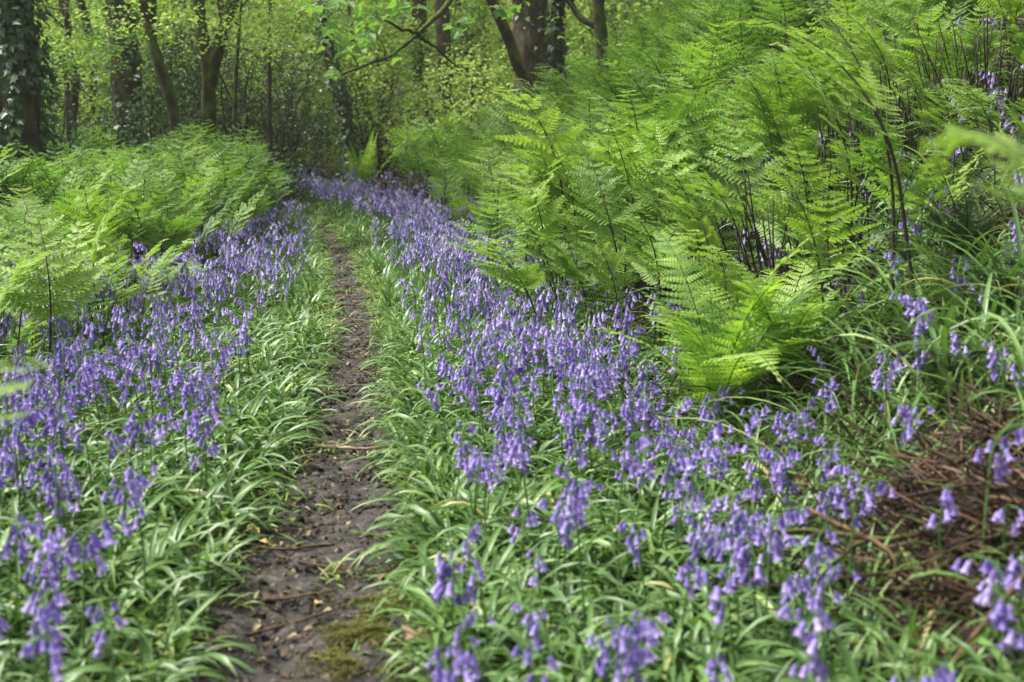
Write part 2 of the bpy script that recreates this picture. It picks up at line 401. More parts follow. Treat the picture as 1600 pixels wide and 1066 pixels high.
def scatter(n, y0, y1, xlo, xhi, dens=None, marg=1.2, power=1.0):
    """random ground points; xlo/xhi relative to the path, inside a wedge somewhat wider than the view"""
    y = y0 + (y1-y0)*U(0, 1, n)**power
    lo = np.maximum(xlo(y) + pathx(y), -.37*y - marg); hi = np.minimum(xhi(y) + pathx(y), .37*y + marg)
    ok = hi > lo; y, lo, hi = y[ok], lo[ok], hi[ok]
    x = U(lo, hi)
    w = (hi-lo); keep = U(0, 1, len(x)) < w/np.max(w)
    x, y = x[keep], y[keep]
    if dens is not None:
        k = U(0, 1, len(x)) < dens(x, y); x, y = x[k], y[k]
    return x, y
K = lambda v: (lambda y: np.full_like(y, v))
def bell_density(x, y):
    dx = x - pathx(y)
    w = np.interp(y, [3, 5, 7, 9, 20], [.45, .22, -.08, -.15, -.2])
    r = np.interp(dx - w*(dx > .7), [.26, .40, .60, .95, 1.25, 2.0], [0, .45, 1, .95, .3, .10])
    be = bank_edge(y)
    l = np.interp(-dx, [.26, .42, .65, 2.3, 3.2, 8], [0, .30, .8, .8, .35, .25])
    d = np.where(dx > 0, r, l)
    d = d*np.where(dx > 0, np.interp(y, [1.5, 3.4, 4.6, 6, 9, 15, 18, 21], [.75, .8, .85, .9, .95, 1, .9, .1]),
                   np.interp(y, [1.5, 3.4, 5, 7, 9, 14, 18], [.85, .85, .85, .8, .85, 1, .5]))
    clump = np.clip(.72 + .4*vnoise(x, y, 3.1, 5) + .3*vnoise(x, y, 8, 9), .22, 1.2)
    return d*clump
bx, by = scatter(26000, 1.7, 20, K(-7.0), K(2.6), lambda x, y: bell_density(x, y)*.60*np.where((y < 5.5) & (x - pathx(y) > 1.15), .5, 1))
# the odd stems up on the bank among the bracken
ex, ey = scatter(1500, 3.2, 16, lambda y: bank_edge(y)+.1, lambda y: bank_edge(y)+4.5, lambda x, y: np.clip(.35+.5*vnoise(x, y, 2.2, 3), 0, .5))
bx, by = np.r_[bx, ex], np.r_[by, ey]
bz = H(bx, by)
spx, spy = project(bx, by, bz + .28)
inv = (spx > -15) & (spx < 1615) & (spy > -10) & (spy < 1085)
order = np.argsort(np.where(inv, by, 1e3))
first = order[:300]; rest = order[300:]
def bell_label(x, y, px_):
    dx = x - pathx(y)
    if dx > bank_edge(y): return 'violet bluebell nodding among the leaves at the foot of the dark bank', 'bluebells at the foot of the bank'
    if dx > .75: return 'violet bluebell in the sunny drift between path and bank', 'bluebells of the drift between path and bank'
    if dx > 0: return 'violet bluebell at the outer edge of the drift, leaning over leaves beside the path', 'bluebells on the bank side of the path edge'
    if dx > -.8: return 'violet bluebell beside the trodden path on its level side', 'bluebells on the level side of the path edge'
    return 'violet bluebell in the wide level drift well away from the path', 'bluebells of the level drift'
for c, i in enumerate(first):
    pr = BB[c % len(BB)]; lab, grp = bell_label(bx[i], by[i], spx[i])
    e = link('bluebell', None, None, (bx[i], by[i], bz[i]-.01), U(0, 6.28), U(.8, 1.15), label=lab, category='bluebell', group=grp)
    e.empty_display_size = .05
    link('stem', pr['stem'], e)
    if c < 100:
        for b in pr['bells']: link('flower', b, e)
    else: link('flower_spray', pr['spray'], e)
gs = []
wk = np.array_split(rng.permutation(rest), len(BB_LO))
for p, w in zip(BB_LO, wk):
    gs.append(inst(p, tiltM(len(w), None, U(-.12, .12, len(w)), U(.78, 1.15, len(w))), np.stack([bx[w], by[w], bz[w]-.01], -1), U(-.25, .3, len(w))))
link('bluebell_flowers', mesh('bluebell_flowers', join(gs), [M['bell'], M['bell_stem']], True), kind='stuff', label='thick carpet of violet bluebells receding along both sides of the path', category='bluebells')

# ------------------------------------------------------------------ strap leaves of the bluebells
TU = [tuft(7, .25, .0078, (15, 70), (50, 140), 6, dead=.05) for _ in range(8)]
TU_LO = [tuft(7, .19, .007, (10, 60), (45, 115), 3, 1) for _ in range(6)]
TU_FLAT = [tuft(9, .10, .0042, (35, 80), (30, 70), 4, 1, .05, .12) for _ in range(6)]
TU_LONG = [tuft(14, .50, .0062, (5, 50), (60, 135), 8, 2, .04, .05) for _ in range(5)]
def leaf_dens(x, y):
    dx = x - pathx(y); hw = halfw(y)
    r = np.interp(dx - hw, [-.02, .06, 1.3, 1.9, 3.0], [.0, 1, 1, .5, .18])
    l = np.interp(-dx - hw, [-.02, .06, 2.5, 4, 8], [.0, 1, 1, .6, .4])
    r = r*np.where((y < 6) & (dx > 1.2), .3, 1)*np.where((y < 4.6) & (dx > 1.3), .35, 1)
    return np.where(dx > 0, r, l)*np.clip(.8 + .5*vnoise(x, y, 4.1, 8), .3, 1)
def put(protos, x, y, s=(.75, 1.2), tilt=.25, dz=0., dt=(-.12, .12), name=None):
    out = []
    for p, w in zip(protos, np.array_split(rng.permutation(len(x)), len(protos))):
        out.append(inst(p, tiltM(len(w), None, U(-tilt, tilt, len(w)), U(*s, len(w))), np.stack([x[w], y[w], H(x[w], y[w]) + dz], -1), U(*dt, len(w))))
    return out
x, y = scatter(14000, 1.3, 7.5, K(-4.5), K(3.2), leaf_dens)
ga = put(TU, x, y)
x, y = scatter(16000, 7.5, 20, K(-6), K(3.2), leaf_dens)
ga += put(TU_LO, x, y, (.8, 1.25))
link('bluebell_leaves', mesh('bluebell_leaves', join(ga), M['bell_leaf'], True), kind='stuff', label='arching glossy strap leaves massed below the bluebell flowers', category='leaves')
def edge_dens(x, y):
    d = np.abs(x - pathx(y)) - halfw(y)
    return np.interp(d, [-.09, -.02, .05, .30, .5], [.03, .3, 1, .6, 0])
x, y = scatter(15000, 1.3, 19, K(-.8), K(.8), edge_dens)
gb = put(TU_FLAT, x, y, (.55, 1.15), .3, 0, (-.25, .35))
link('verge_grass', mesh('verge_grass', join(gb), M['turf'], True), kind='stuff', label='short matted grass and leaves along both edges of the path', category='grass')
# long arching tufts on the bank: things
x, y = scatter(260, 3.6, 9.5, lambda y: bank_edge(y)+.15, lambda y: bank_edge(y)+2.8)
tm = [mesh('grass_tuft', t, M['bell_leaf'], True) for t in TU_LONG]
heroes = [at(1500, 590, 4.9), at(1420, 520, 4.9), at(1585, 560, 4.6), at(1350, 560, 4.7), at(1470, 690, 4.2), at(1400, 640, 4.4), at(1450, 560, 4.6), at(1540, 640, 4.3), at(1380, 430, 5.6), at(1560, 480, 4.8), at(1330, 400, 6.2), at(1480, 470, 5.2), at(1590, 720, 3.9), at(1290, 640, 4.7), at(1240, 760, 3.9)]
pts = [(p[0], p[1]) for p in heroes] + list(zip(x, y))
for k, (a, b) in enumerate(pts[:190]):
    lab = 'long arching strap-leaved tuft on the shaded bank below the bracken' if b < 5.5 else 'small strap-leaved tuft among the bracken stalks farther up the bank'
    link('grass_tuft', tm[k % 5], None, (a, b, float(H(a, b))-.01), U(0, 6.28), U(1.0, 1.35) if k < 15 else U(.7, 1.15), label=lab, category='grass tuft', group='strap-leaved tufts on the near bank' if b < 5.5 else 'strap-leaved tufts farther up the bank')

x, y = scatter(5000, 2.3, 5.6, K(1.15), K(2.6))
link('bank_grass', mesh('bank_grass', join(put([tuft(4, .22, .0050, (5, 50), (40, 125), 6, 2) for _ in range(5)], x[:900], y[:900])), M['bell_leaf'], True), kind='stuff', label='thin scattered blades growing through the brown litter of the near bank', category='grass')
# ------------------------------------------------------------------ bracken
def frond(stipe, blade, width, npin, npl, lobes, lean=6, arch=80, curl=0.):
    """tripinnate bracken frond rising from the origin and arching over towards +x; returns stalk, leafy blade"""
    tot = stipe + blade; n = 40; s = np.linspace(0, 1, n); f = stipe/tot
    th = R(lean) + R(arch)*np.clip((s - f*.7)/(1-f*.7), 0, 1)**1.15
    th = th + curl*np.clip((s-.88)/.12, 0, 1)**2*2.6
    x = np.r_[0, np.cumsum(np.sin(th))[:-1]]*tot/(n-1); z = np.r_[0, np.cumsum(np.cos(th))[:-1]]*tot/(n-1)
    P = np.stack([x, .02*np.sin(s*4 + U(0, 6)), z], -1)
    st = tube(P, np.interp(s, [0, f, 1], [.0058, .0045, .0008]), 5, cap=False)
    st.tint[:] = np.repeat(np.interp(s, [0, f, 1], [.15, .45, .95]), 5)
    o_, d_, n_, l_, w_ = [], [], [], [], []
    ribs = []; wmix = U(.15, .95)
    for i in range(npin):
        t = (i + .15*U())/npin; sp = f + (1-f)*t**.92
        p = np.array([np.interp(sp, s, P[:, c]) for c in range(3)])
        a = np.interp(sp, s, th); tan = np.array([math.sin(a), 0, math.cos(a)]); up = np.array([-math.cos(a), 0, math.sin(a)])
        nrm0 = up*wmix + np.array([0, 0, 1.05-wmix]); nrm0 /= np.linalg.norm(nrm0)
        Lp = width*(1-t)**.95*min(1, .85 + 2.2*t)*U(.8, 1.12)
        if Lp < .012: continue
        nrm0 = nrm0 + rng.normal(0, .2, 3); nrm0 /= np.linalg.norm(nrm0)
        for side in (-1, 1):
            ang = R(U(52, 68) - 12*t)
            d0 = tan*math.cos(ang) + np.array([0, side, 0])*math.sin(ang)
            d0 = d0*np.array([1, 1, .45 + .5*wmix]) - np.array([0, 0, 1])*U(-.12, .15); d0 /= np.linalg.norm(d0)
            sag = U(-.3, .7)
            m = max(3, int(npl*(.35 + .65*(Lp/width)))); u = (np.arange(m)+.6)/m
            dr = sag
            ax = p + Lp*(u[:, None]*d0 + (u**2)[:, None]*(-.22*dr*np.array([0, 0, 1]) + .08*tan)) 
            axd = d0[None] + 2*u[:, None]*(-.22*dr*np.array([0, 0, 1]) + .08*tan)
            axd /= np.linalg.norm(axd, axis=1, keepdims=True)
            sd_ = np.cross(nrm0[None], axd)
            if lobes > 2: ribs.append(tube(np.vstack([p, ax[::3]]), .0011, 3, cap=False, tint=.9))
            ll = Lp*.20*(1-u)**.8*np.minimum(1, .75 + 2*u) + .008
            for s2 in (-1, 1):
                o_.append(ax); d_.append(axd*.38 + s2*sd_*.92 + U(-.12, .12, (m, 1))*nrm0)
                n_.append(np.repeat(nrm0[None], m, 0) + U(-.25, .25, (m, 3))); l_.append(ll*U(.85, 1.12, m)*(1.1 if lobes > 2 else 1)); w_.append(np.full(m, Lp/m*(.60 if lobes > 2 else .52)))
    o_, d_, n_ = map(np.vstack, (o_, d_, n_)); l_, w_ = np.concatenate(l_), np.concatenate(w_)
    if lobes > 2:
        V, Q = [], []
        for k in range(lobes):
            a, b = k/lobes, (k+1)/lobes; ww = (1-.75*a); 
            for s2 in (-1, 1):
                o = len(V); V += [(a, 0, 0), (a+.25/lobes, s2*ww, -.02), (a+.85/lobes, s2*ww*.9, -.02), (b, 0, -.03*b)]
                Q.append((o, o+1, o+2, o+3))
        tp = G(V, Q)
    elif lobes == 2: tp = G([(0, 0, 0), (.25, .9, .02), (.6, .6, 0), (1, 0, -.05), (.6, -.6, 0), (.25, -.9, .02)], [(0, 1, 2, 3), (0, 3, 4, 5)])
    else: tp = G([(0, 0, 0), (.4, .9, .02), (1, 0, -.05), (.4, -.9, .02)], [(0, 1, 2, 3)])
    Fr = frames(d_, n_)
    Fr = Fr*np.stack([l_, w_, l_], -1)[:, None, :]
    bl = inst(tp, Fr, o_, U(-.10, .10, len(l_)))
    if lobes > 2: bl = join([bl] + ribs)
    return st, bl
FR_HI = [frond(U(.34, .60), U(.42, .62), U(.22, .34), int(U(9, 12)), 14, 4, U(0, 18), U(40, 92), U(.3, 1.4)) for _ in range(10)]
FR_MD = [frond(U(.34, .60), U(.42, .62), U(.22, .34), int(U(9, 12)), 12, 2, U(0, 18), U(40, 92), U(.3, 1.2)) for _ in range(8)]
FR_LO = [frond(U(.34, .55), U(.42, .60), U(.24, .34), 9, 9, 1, U(0, 18), U(40, 92)) for _ in range(8)]
hi_mesh = [(mesh('stalk', a, M['stipe'], True), mesh('frond_blade', b, M['bracken'])) for a, b in FR_HI]
md_mesh = [(mesh('stalk', a, M['stipe'], True), mesh('frond_blade', b, M['bracken'])) for a, b in FR_MD]
def gpx(px0, Y): return at(px0, 500, Y)[0]
def lo_dens(x, y):
    dx = -(x - pathx(y)); e = np.interp(y, [5.5, 8, 10, 14, 20], [1.2, .9, .75, .3, .5])
    d = np.clip((dx - e)/.5, 0, 1)*np.interp(y, [5.6, 6.3, 7.2, 8.5, 11, 26, 30], [.2, .3, .38, .5, .85, 1, .6])
    return d*np.clip(.75 + .5*vnoise(x, y, 1.7, 11), .25, 1)
def ro_dens(x, y):
    b = x - bankx(y) - bank_edge(y)
    return np.clip((b + np.interp(y, [5, 7, 9], [.45, .7, .8]))/.6, 0, 1)*np.interp(y, [4.2, 5.5, 7, 9, 12, 40], [.2, .5, .8, 1, 1, 1])*np.where((y < 7.6) & (b > .45), .45, 1)*np.clip(.75 + .55*vnoise(x, y, 1.5, 13), .18, 1)
lx, ly = scatter(12000, 5.6, 28, K(-16), K(0), lo_dens, 1.2)
rx, ry = scatter(13000, 4.2, 30, lambda y: bank_edge(y)-.8, lambda y: bank_edge(y)+14, ro_dens, 1.4)
kf = np.ones(len(rx), bool)
qx, _q = project(rx, ry, H(rx, ry) + .4)
for c_, Y_, w_ in ((608, 16.3, 34), (652, 15.2, 36), (735, 13.2, 40), (570, 18.5, 30), (715, 12.2, 30), (820, 11.5, 26), (1195, 6.2, 50)):
    kf &= ~((np.abs(qx - c_) < w_) & (ry > Y_ - 3.0) & (ry < Y_ + .3))
kf &= ~((np.hypot((rx-gpx(1140, 5.0))/.75, (ry-4.9)/.75) < 1)); rx, ry = rx[kf], ry[kf]
fx = np.r_[lx, rx]; fy = np.r_[ly, ry]; isl = np.r_[np.ones(len(lx), bool), np.zeros(len(rx), bool)]
fz = H(fx, fy)
fs = np.where(isl, U(.45, 1.1, len(fx)), U(.7, 1.3, len(fx)))*(.88 + .3*vnoise(fx, fy, .9, 31))
# fronds lean down the slope and towards the light over the path
faz = np.where(isl, U(-2.2, 2.2, len(fx)), np.pi + U(-2.1, 2.1, len(fx)))
faz = np.where(U(0, 1, len(fx)) < .22, U(0, 6.28, len(fx)), faz)
px_, py_ = project(fx, fy, fz + .7)
inv = (px_ > -60) & (px_ < 1660) & (py_ > -120)
order = np.argsort(np.where(inv, fy, 1e3)); first, rest = order[:285], order[285:]
def add_frond(x, y, z, az, s, me, lab, grp):
    e = link('bracken', None, None, (x, y, z-.02), az, s, label=lab, category='bracken', group=grp); e.empty_display_size = .1
    e.rotation_euler = (U(-.12, .12), U(-.15, .15), az); link('stalk', me[0], e); link('frond_blade', me[1], e)
for c, i in enumerate(first):
    if isl[i]: lab, grp = 'fresh green bracken frond rising from the bluebells on the level side of the path', 'bracken fronds on the level side of the path'
    elif fy[i] < 7.5: lab, grp = 'tall arching bracken frond on a dark stalk low on the bank', 'tall bracken fronds low on the bank'
    else: lab, grp = 'green bracken frond in the dense stand on the bank, behind the tall dark stalks', 'bracken fronds of the dense stand on the bank'
    add_frond(fx[i], fy[i], fz[i], faz[i], fs[i], (hi_mesh[c % 10] if fy[i] < 11 else md_mesh[c % 8]), lab, grp)
# fronds whose place can be read off the photo
for k, (px0, py0, Y, az, s) in enumerate([(1450, 440, 4.9, 2.6, 1.35), (1400, 420, 5.3, 2.7, 1.4), (1330, 330, 6.0, 2.9, 1.3), (960, 575, 6.7, 2.4, .95), (945, 570, 6.9, 3.3, 1.0),
        (1290, 600, 5.3, 2.7, 1.0), (1060, 480, 7.0, 3.1, 1.0), (120, 575, 6.9, 1.2, .85), (170, 585, 6.8, .2, .9), (235, 520, 7.6, .4, .85), (60, 560, 7.0, 2.0, .9)]):
    X = at(px0, py0, Y)[0]
    add_frond(X, Y, float(H(X, Y)), az, s, hi_mesh[k % 10], ('dark-stalked bracken frond standing clear of the drift at the foot of the bank' if px0 > 800 else 'bracken frond on a dark stalk at the front of the level stand'),
              ('stalks at the foot of the bank' if px0 > 800 else 'front fronds of the level stand'))
gl = []
far = fy[rest] > 14
for protos, sel in ((FR_MD, rest[~far]), (FR_LO, rest[far])):
    for (a, b), w in zip(protos, np.array_split(rng.permutation(sel), 8)):
        gl.append(inst(join([b.mat(0), a.mat(1)]), rotz(faz[w], fs[w]) @ rotx(U(-.14, .14, len(w))), np.stack([fx[w], fy[w], fz[w]-.02], -1), U(-.15, .2, len(w))))
link('bracken_fronds', mesh('bracken_fronds', join(gl), [M['bracken'], M['stipe']]), kind='stuff', label='dense stand of bright green bracken covering the bank and the flat behind', category='bracken')

# near, out-of-focus fronds reaching in from the sides
def near_frond(target, az, stipe, lab, arch=80):
    """a real frond rooted in the ground so that the middle of its blade reaches the target"""
    st, bl = frond(stipe, .42, .22, 10, 12, 4, 4, arch, 1.4)
    c = bl.V.mean(0); g = float(H(target[0], target[1])); s_ = (target[2]-g)/c[2]
    b = (target[0] - s_*c[0]*math.cos(az), target[1] - s_*c[0]*math.sin(az))
    gz = float(H(*b)); s_ = (target[2]-gz)/c[2]
    b = (target[0] - s_*c[0]*math.cos(az), target[1] - s_*c[0]*math.sin(az), float(H(target[0] - s_*c[0]*math.cos(az), target[1] - s_*c[0]*math.sin(az))))
    e = link('bracken', None, None, b, az, s_, label=lab, category='bracken')
    link('stalk', mesh('stalk', st, M['stipe'], True), e); link('frond_blade', mesh('frond_blade', bl, M['bracken']), e)
near_frond(at(1625, 300, 1.75), 2.4, .95, 'blurred bracken frond hanging very close at the right edge, in front of the bank')
near_frond(at(-170, 800, 2.0), .8, .22, 'blurred light green bracken frond close at the left edge above the bluebells')

# ------------------------------------------------------------------ crown ferns
def fern_frond(L, w, npin, arch, lobes=4):
    n = 24; s = np.linspace(0, 1, n); th = R(18) + R(arch)*s**1.5
    x = np.r_[0, np.cumsum(np.sin(th))[:-1]]*L/(n-1); z = np.r_[0, np.cumsum(np.cos(th))[:-1]]*L/(n-1)
    P = np.stack([x, 0*x, z], -1); st = tube(P, np.linspace(.0035, .0008, n), 4, cap=False, tint=.3)
    o, d, nn, l, wd = [], [], [], [], []
    for i in range(npin):
        t = .10 + .9*i/npin; p = np.array([np.interp(t, s, P[:, c]) for c in range(3)]); a = np.interp(t, s, th)
        tan = np.array([math.sin(a), 0, math.cos(a)]); up = np.array([-math.cos(a), 0, math.sin(a)])
        for side in (-1, 1):
            o.append(p); d.append(tan*.32 + np.array([0, side*.95, 0]) + up*U(-.1, .2)); nn.append(up + U(-.15, .15, 3))
            l.append(w*(math.sin(math.pi*min(1, (.12 + t*.95))**.8)+.05)*U(.9, 1.05)); wd.append(L*.9/npin*.52)
    V, Q = [], []
    for k in range(lobes*2):
        a, b = k/(lobes*2), (k+1)/(lobes*2); ww = 1-.8*a
        for s2 in (-1, 1):
            q = len(V); V += [(a, 0, 0), (a+.02, s2*ww, -.02), (a+.75/(lobes*2), s2*ww*.9, -.02), (b, 0, -.12*b*b)]; Q.append((q, q+1, q+2, q+3))
    Fr = frames(np.array(d), np.array(nn))*np.stack([l, wd, l], -1)[:, None, :]
    return join([st.mat(1), inst(G(V, Q), Fr, np.array(o), U(-.3, .3, len(l)))])
def crown_fern(loc, L, w, nf, arch, mat, lab, lean=(0, 0), azs=None):
    e = link('fern', None, None, loc, label=lab, category='fern'); e.empty_display_size = .1
    vs = [mesh('frond', fern_frond(L*U(.85, 1.1), w*U(.9, 1.1), 24, arch*U(.8, 1.2)), [mat, M['stipe']]) for _ in range(4)]
    for k in range(nf):
        az = (azs[k] if azs is not None else k/nf*6.283 + U(-.2, .2))
        o = link('frond', vs[k % 4], e, (0, 0, 0), az, U(.62, 1.1))
        o.rotation_euler = (lean[0] + U(-.15, .15), lean[1] + U(-.25, .35), az)
def gp(px0, Y, dz=0.): 
    X = at(px0, 500, Y)[0]; return (X, Y, float(H(X, Y)) + dz)
crown_fern(gp(1130, 5.1, .06), .95, .15, 17, 72, M['fern'], 'bright yellow-green fern with spreading feathery fronds at the foot of the bank')
crown_fern(gp(1225, 5.3, .03), .78, .13, 12, 66, M['fern'], 'smaller bright fern crowding the bank behind the feathery one')
crown_fern(gp(570, 18.5, 0), .95, .12, 12, 24, M['fern'], 'upright shuttlecock fern where the path bends away behind the bluebells')
crown_fern(gp(735, 13.2, 0), .72, .13, 14, 66, M['fern'], 'low spreading yellow-green fern beside the brown dead bracken')
crown_fern(gp(1485, 4.3, .0), .42, .055, 9, 70, M['dark_fern'], 'dark hard fern with narrow fronds under the near bank tufts')
crown_fern(gp(1500, 5.4, .0), .45, .055, 9, 70, M['dark_fern'], 'dark narrow-leaved fern higher on the shaded bank')
crown_fern(gp(1590, 4.7, .0), .42, .06, 8, 75, M['dark_fern'], 'dark fern at the right edge below the arching tufts')
crown_fern(gp(385, 11.5, 0), .6, .12, 12, 50, M['bracken'], 'deep green fern at the path-side corner of the level bracken')

# ------------------------------------------------------------------ litter, dead bracken, moss, clods
DM = leaflet(.5, .35)
def flakes(x, y, size, lift=.012, tl=.5):
    n = len(x); F_ = tiltM(n, None, U(-tl, tl, n), U(*size, n))
    return inst(DM, F_, np.stack([x, y, H(x, y) + U(0, lift, n)], -1), U(-.5, .5, n))
x, y = scatter(26000, 1.5, 26, K(-10), K(9), lambda x, y: np.clip(np.where(x-pathx(y) > bank_edge(y)-.3, 1, .25), 0, 1))
link('leaf_litter', mesh('leaf_litter', flakes(x, y, (.014, .042), .03, .9), M['litter']), kind='stuff', label='dead brown leaves lying over the woodland floor', category='leaf litter')
# path debris
x, y = scatter(15000, 1.8, 15, lambda y: -halfw(y)*1.15, lambda y: halfw(y)*1.15)
n = len(x); oct_ = G([(1, 0, 0), (0, 1, 0), (-1, 0, 0), (0, -1, 0), (0, 0, .7), (.3, .2, -.6)], None, [(0, 1, 4), (1, 2, 4), (2, 3, 4), (3, 0, 4), (1, 0, 5), (2, 1, 5), (3, 2, 5), (0, 3, 5)])
gc = inst(oct_, tiltM(n, None, U(-.6, .6, n), U(.0025, .010, n)*(1 + (U(0, 1, n) > .95)*1.4)), np.stack([x, y, H(x, y) + .004], -1), U(-.5, .5, n))
link('path_clods', mesh('path_clods', gc, M['clod'], True), kind='stuff', label='crumbs of dark soil and grit on the trodden path', category='soil crumbs')
x, y = scatter(4200, 1.8, 15, lambda y: -halfw(y)*1.1, lambda y: halfw(y)*1.1)
gf = flakes(x, y, (.010, .032), .012, .35)
gf.V[:, 2] += .006
link('leaf_scraps', mesh('leaf_scraps', gf, M['litter']), kind='stuff', label='small dead leaf scraps scattered on the path soil', category='leaf scraps')
# moss on the path's bank-side edge
mp_ = at(585, 940, 3.35); n = 14000
x = mp_[0] + rng.normal(0, .07, n); y = mp_[1] + rng.normal(0, .17, n); k_ = vnoise(x, y, 17, 6) > -.05; x, y = x[k_], y[k_]; n = len(x)
bl = strap(.015, .0018, .3, 1.2, 2, 0, 1)
gm = inst(bl, tiltM(n, None, U(-.5, .5, n), U(.5, 1.2, n)), np.stack([x, y, H(x, y) + .006 + .018*np.clip(vnoise(x, y, 17, 6), 0, 1)], -1), U(-.4, .5, n))
x2, y2 = scatter(9000, 1.8, 12, lambda y: -halfw(y)*1.2, lambda y: halfw(y)*1.2, lambda x, y: np.clip((vnoise(x, y, 6, 21)-.15)*2.2, 0, 1)*.6)
gm2 = inst(bl, tiltM(len(x2), None, U(-.5, .5, len(x2)), U(.4, .9, len(x2))), np.stack([x2, y2, H(x2, y2) + .004], -1), U(-.3, .5, len(x2)))
link('moss', mesh('moss', join([gm, gm2]), M['moss']), kind='stuff', label='olive moss patch on the path edge near the bottom of the view', category='moss')
# dead bracken: fallen stems and curled scraps on the bank
def dead_patch(cx, cy, rx_, ry_, ns, nf, hgt=.25):
    gs = []
    for _ in range(ns):
        a = cx + rng.normal(0, rx_*.5); b = cy + rng.normal(0, ry_*.5); z = float(H(a, b)); L = U(.12, .5)
        az, el = U(0, 6.28), U(-.1, 1.0)
        d = np.array([math.cos(az)*math.cos(el), math.sin(az)*math.cos(el), math.sin(el)])*L
        p = np.array([a, b, z + U(0, hgt*.35)])
        gs.append(tube([p, p + d*.5 + (0, 0, .02), p + d + (0, 0, -.03)], [.003, .0025, .0012], 3, cap=False, tint=U(.1, .9)))
    n = nf; x = cx + rng.normal(0, rx_*.5, n); y = cy + rng.normal(0, ry_*.5, n)
    gs.append(inst(DM, tiltM(n, None, U(-1.4, 1.4, n), U(.008, .030, n)), np.stack([x, y, H(x, y) + U(0, hgt, n)**1.5], -1), U(-.4, .4, n)))
    return join(gs)
dp = [dead_patch(gp(1190, 6.2)[0], 6.2, .5, .6, 60, 400), dead_patch(gp(1000, 8.8)[0], 8.8, .8, 1.0, 80, 600), dead_patch(gp(820, 11.5)[0], 11.5, .6, 1.2, 80, 500),
      dead_patch(gp(700, 12.5)[0], 12.6, .6, .8, 90, 500, .35), dead_patch(gp(1430, 3.6)[0], 3.7, .35, .5, 70, 700, .2), dead_patch(gp(1350, 4.4)[0], 4.4, .5, .5, 60, 400),
      dead_patch(gp(1540, 6.6)[0], 6.6, .7, .8, 90, 500, .35), dead_patch(gp(1290, 4.9)[0], 4.9, .5, .4, 40, 300), dead_patch(gp(1530, 3.1)[0], 3.2, .3, .45, 70, 800, .22),
      dead_patch(gp(1500, 8)[0], 8, 1.4, 1.4, 120, 700, .3)]
for k in range(16):
    q = gp(U(1050, 1620), U(5.0, 10)); dp.append(dead_patch(q[0], q[1], .5, .5, 45, 160, .35))
link('dead_bracken', mesh('dead_bracken', join(dp), M['red_litter']), kind='stuff', label='collapsed red-brown dead bracken on the bank', category='dead bracken')
def dead_clump(px0, Y, lab, n=70, h=.38):
    X, _, Z = gp(px0, Y); gs = []
    for _ in range(n):
        az = U(0, 6.28); r = U(0, .16); L = U(.5, 1.1)*h; tl = U(0, .7)
        p = np.array([X + r*math.cos(az), Y + r*math.sin(az), 0]); p[2] = float(H(p[0], p[1]))
        q = p + np.array([math.cos(az)*math.sin(tl)*L, math.sin(az)*math.sin(tl)*L, L*math.cos(tl)])
        gs.append(tube([p, (p+q)/2 + (U(-.02, .02), 0, 0), q], [.007, .006, .002], 4, tint=U(.2, .95)))
        for _k in range(3):
            f = U(.3, 1); m = inst(DM, tiltM(1, None, U(-1.5, 1.5, 1), U(.03, .07, 1)), (p + (q-p)*f)[None], U(-.3, .3, 1)); gs.append(m)
    g = join(gs); g.V -= np.array([X, Y, Z])
    link('dead_fern', mesh('dead_fern', g, M['red_litter']), None, (X, Y, Z), label=lab, category='dead fern')
dead_clump(608, 16.3, 'rusty brown dead fern clump at the far end of the right-hand bluebells', 60, .42)
dead_clump(650, 15.2, 'darker dead fern clump just nearer than the rusty one', 70, .40)
dead_clump(1215, 6.3, 'dark brown old fern stump under the tall stalks on the bank', 110, .22)
def mound(px0, Y, r, h, n, lab):
    X, _, Z = gp(px0, Y); gs = []
    for _ in range(n*2):
        a = U(0, 6.28); q = r*math.sqrt(U()); e = h*(1 - (q/r)**2)*U(.3, 1)
        p = np.array([X + q*math.cos(a), Y + q*math.sin(a), 0]); p[2] = float(H(p[0], p[1])) + e
        az, el, L = U(0, 6.28), U(-.5, .7), U(.08, .34); d = np.array([math.cos(az)*math.cos(el), math.sin(az)*math.cos(el), math.sin(el)])*L
        gs.append(tube([p-d/2, p + rng.normal(0, .012, 3), p+d/2], [.0035, .003, .001], 4, cap=False, tint=U(.1, .9)))
    m = n*7; a = U(0, 6.28, m); q = r*np.sqrt(U(0, 1, m)); x = X + q*np.cos(a); y = Y + q*np.sin(a); e = h*(1-(q/r)**2)*U(.5, 1, m)
    gs.append(inst(DM, tiltM(m, None, U(-1.5, 1.5, m), U(.008, .024, m)), np.stack([x, y, H(x, y) + e], -1), U(-.4, .35, m)))
    g = join(gs); g.V -= np.array([X, Y, Z])
    link('dead_fern', mesh('dead_fern', g, M['red_litter']), None, (X, Y, Z), label=lab, category='dead fern')
mound(1440, 3.45, .26, .20, 230, 'dark brown mound of collapsed dead fern below the bent orange stalk')
mound(1590, 3.1, .25, .20, 230, 'brown dead fern mound at the right edge above the pale log')
mound(1545, 3.7, .2, .14, 120, 'dark dead fern heap under the short pale stick on the bank')
mound(1215, 6.3, .45, .28, 260, 'rusty collapsed dead fern heap under the tall dark stalks')
mound(1340, 4.9, .3, .16, 140, 'dark dead fern heap behind the bluebells at the bank foot')
mound(1020, 7.3, .4, .22, 160, 'low rusty dead fern heap at the edge of the drift')
dead_clump(715, 12.2, 'brown dead fern heap below the low spreading fern', 60, .25)

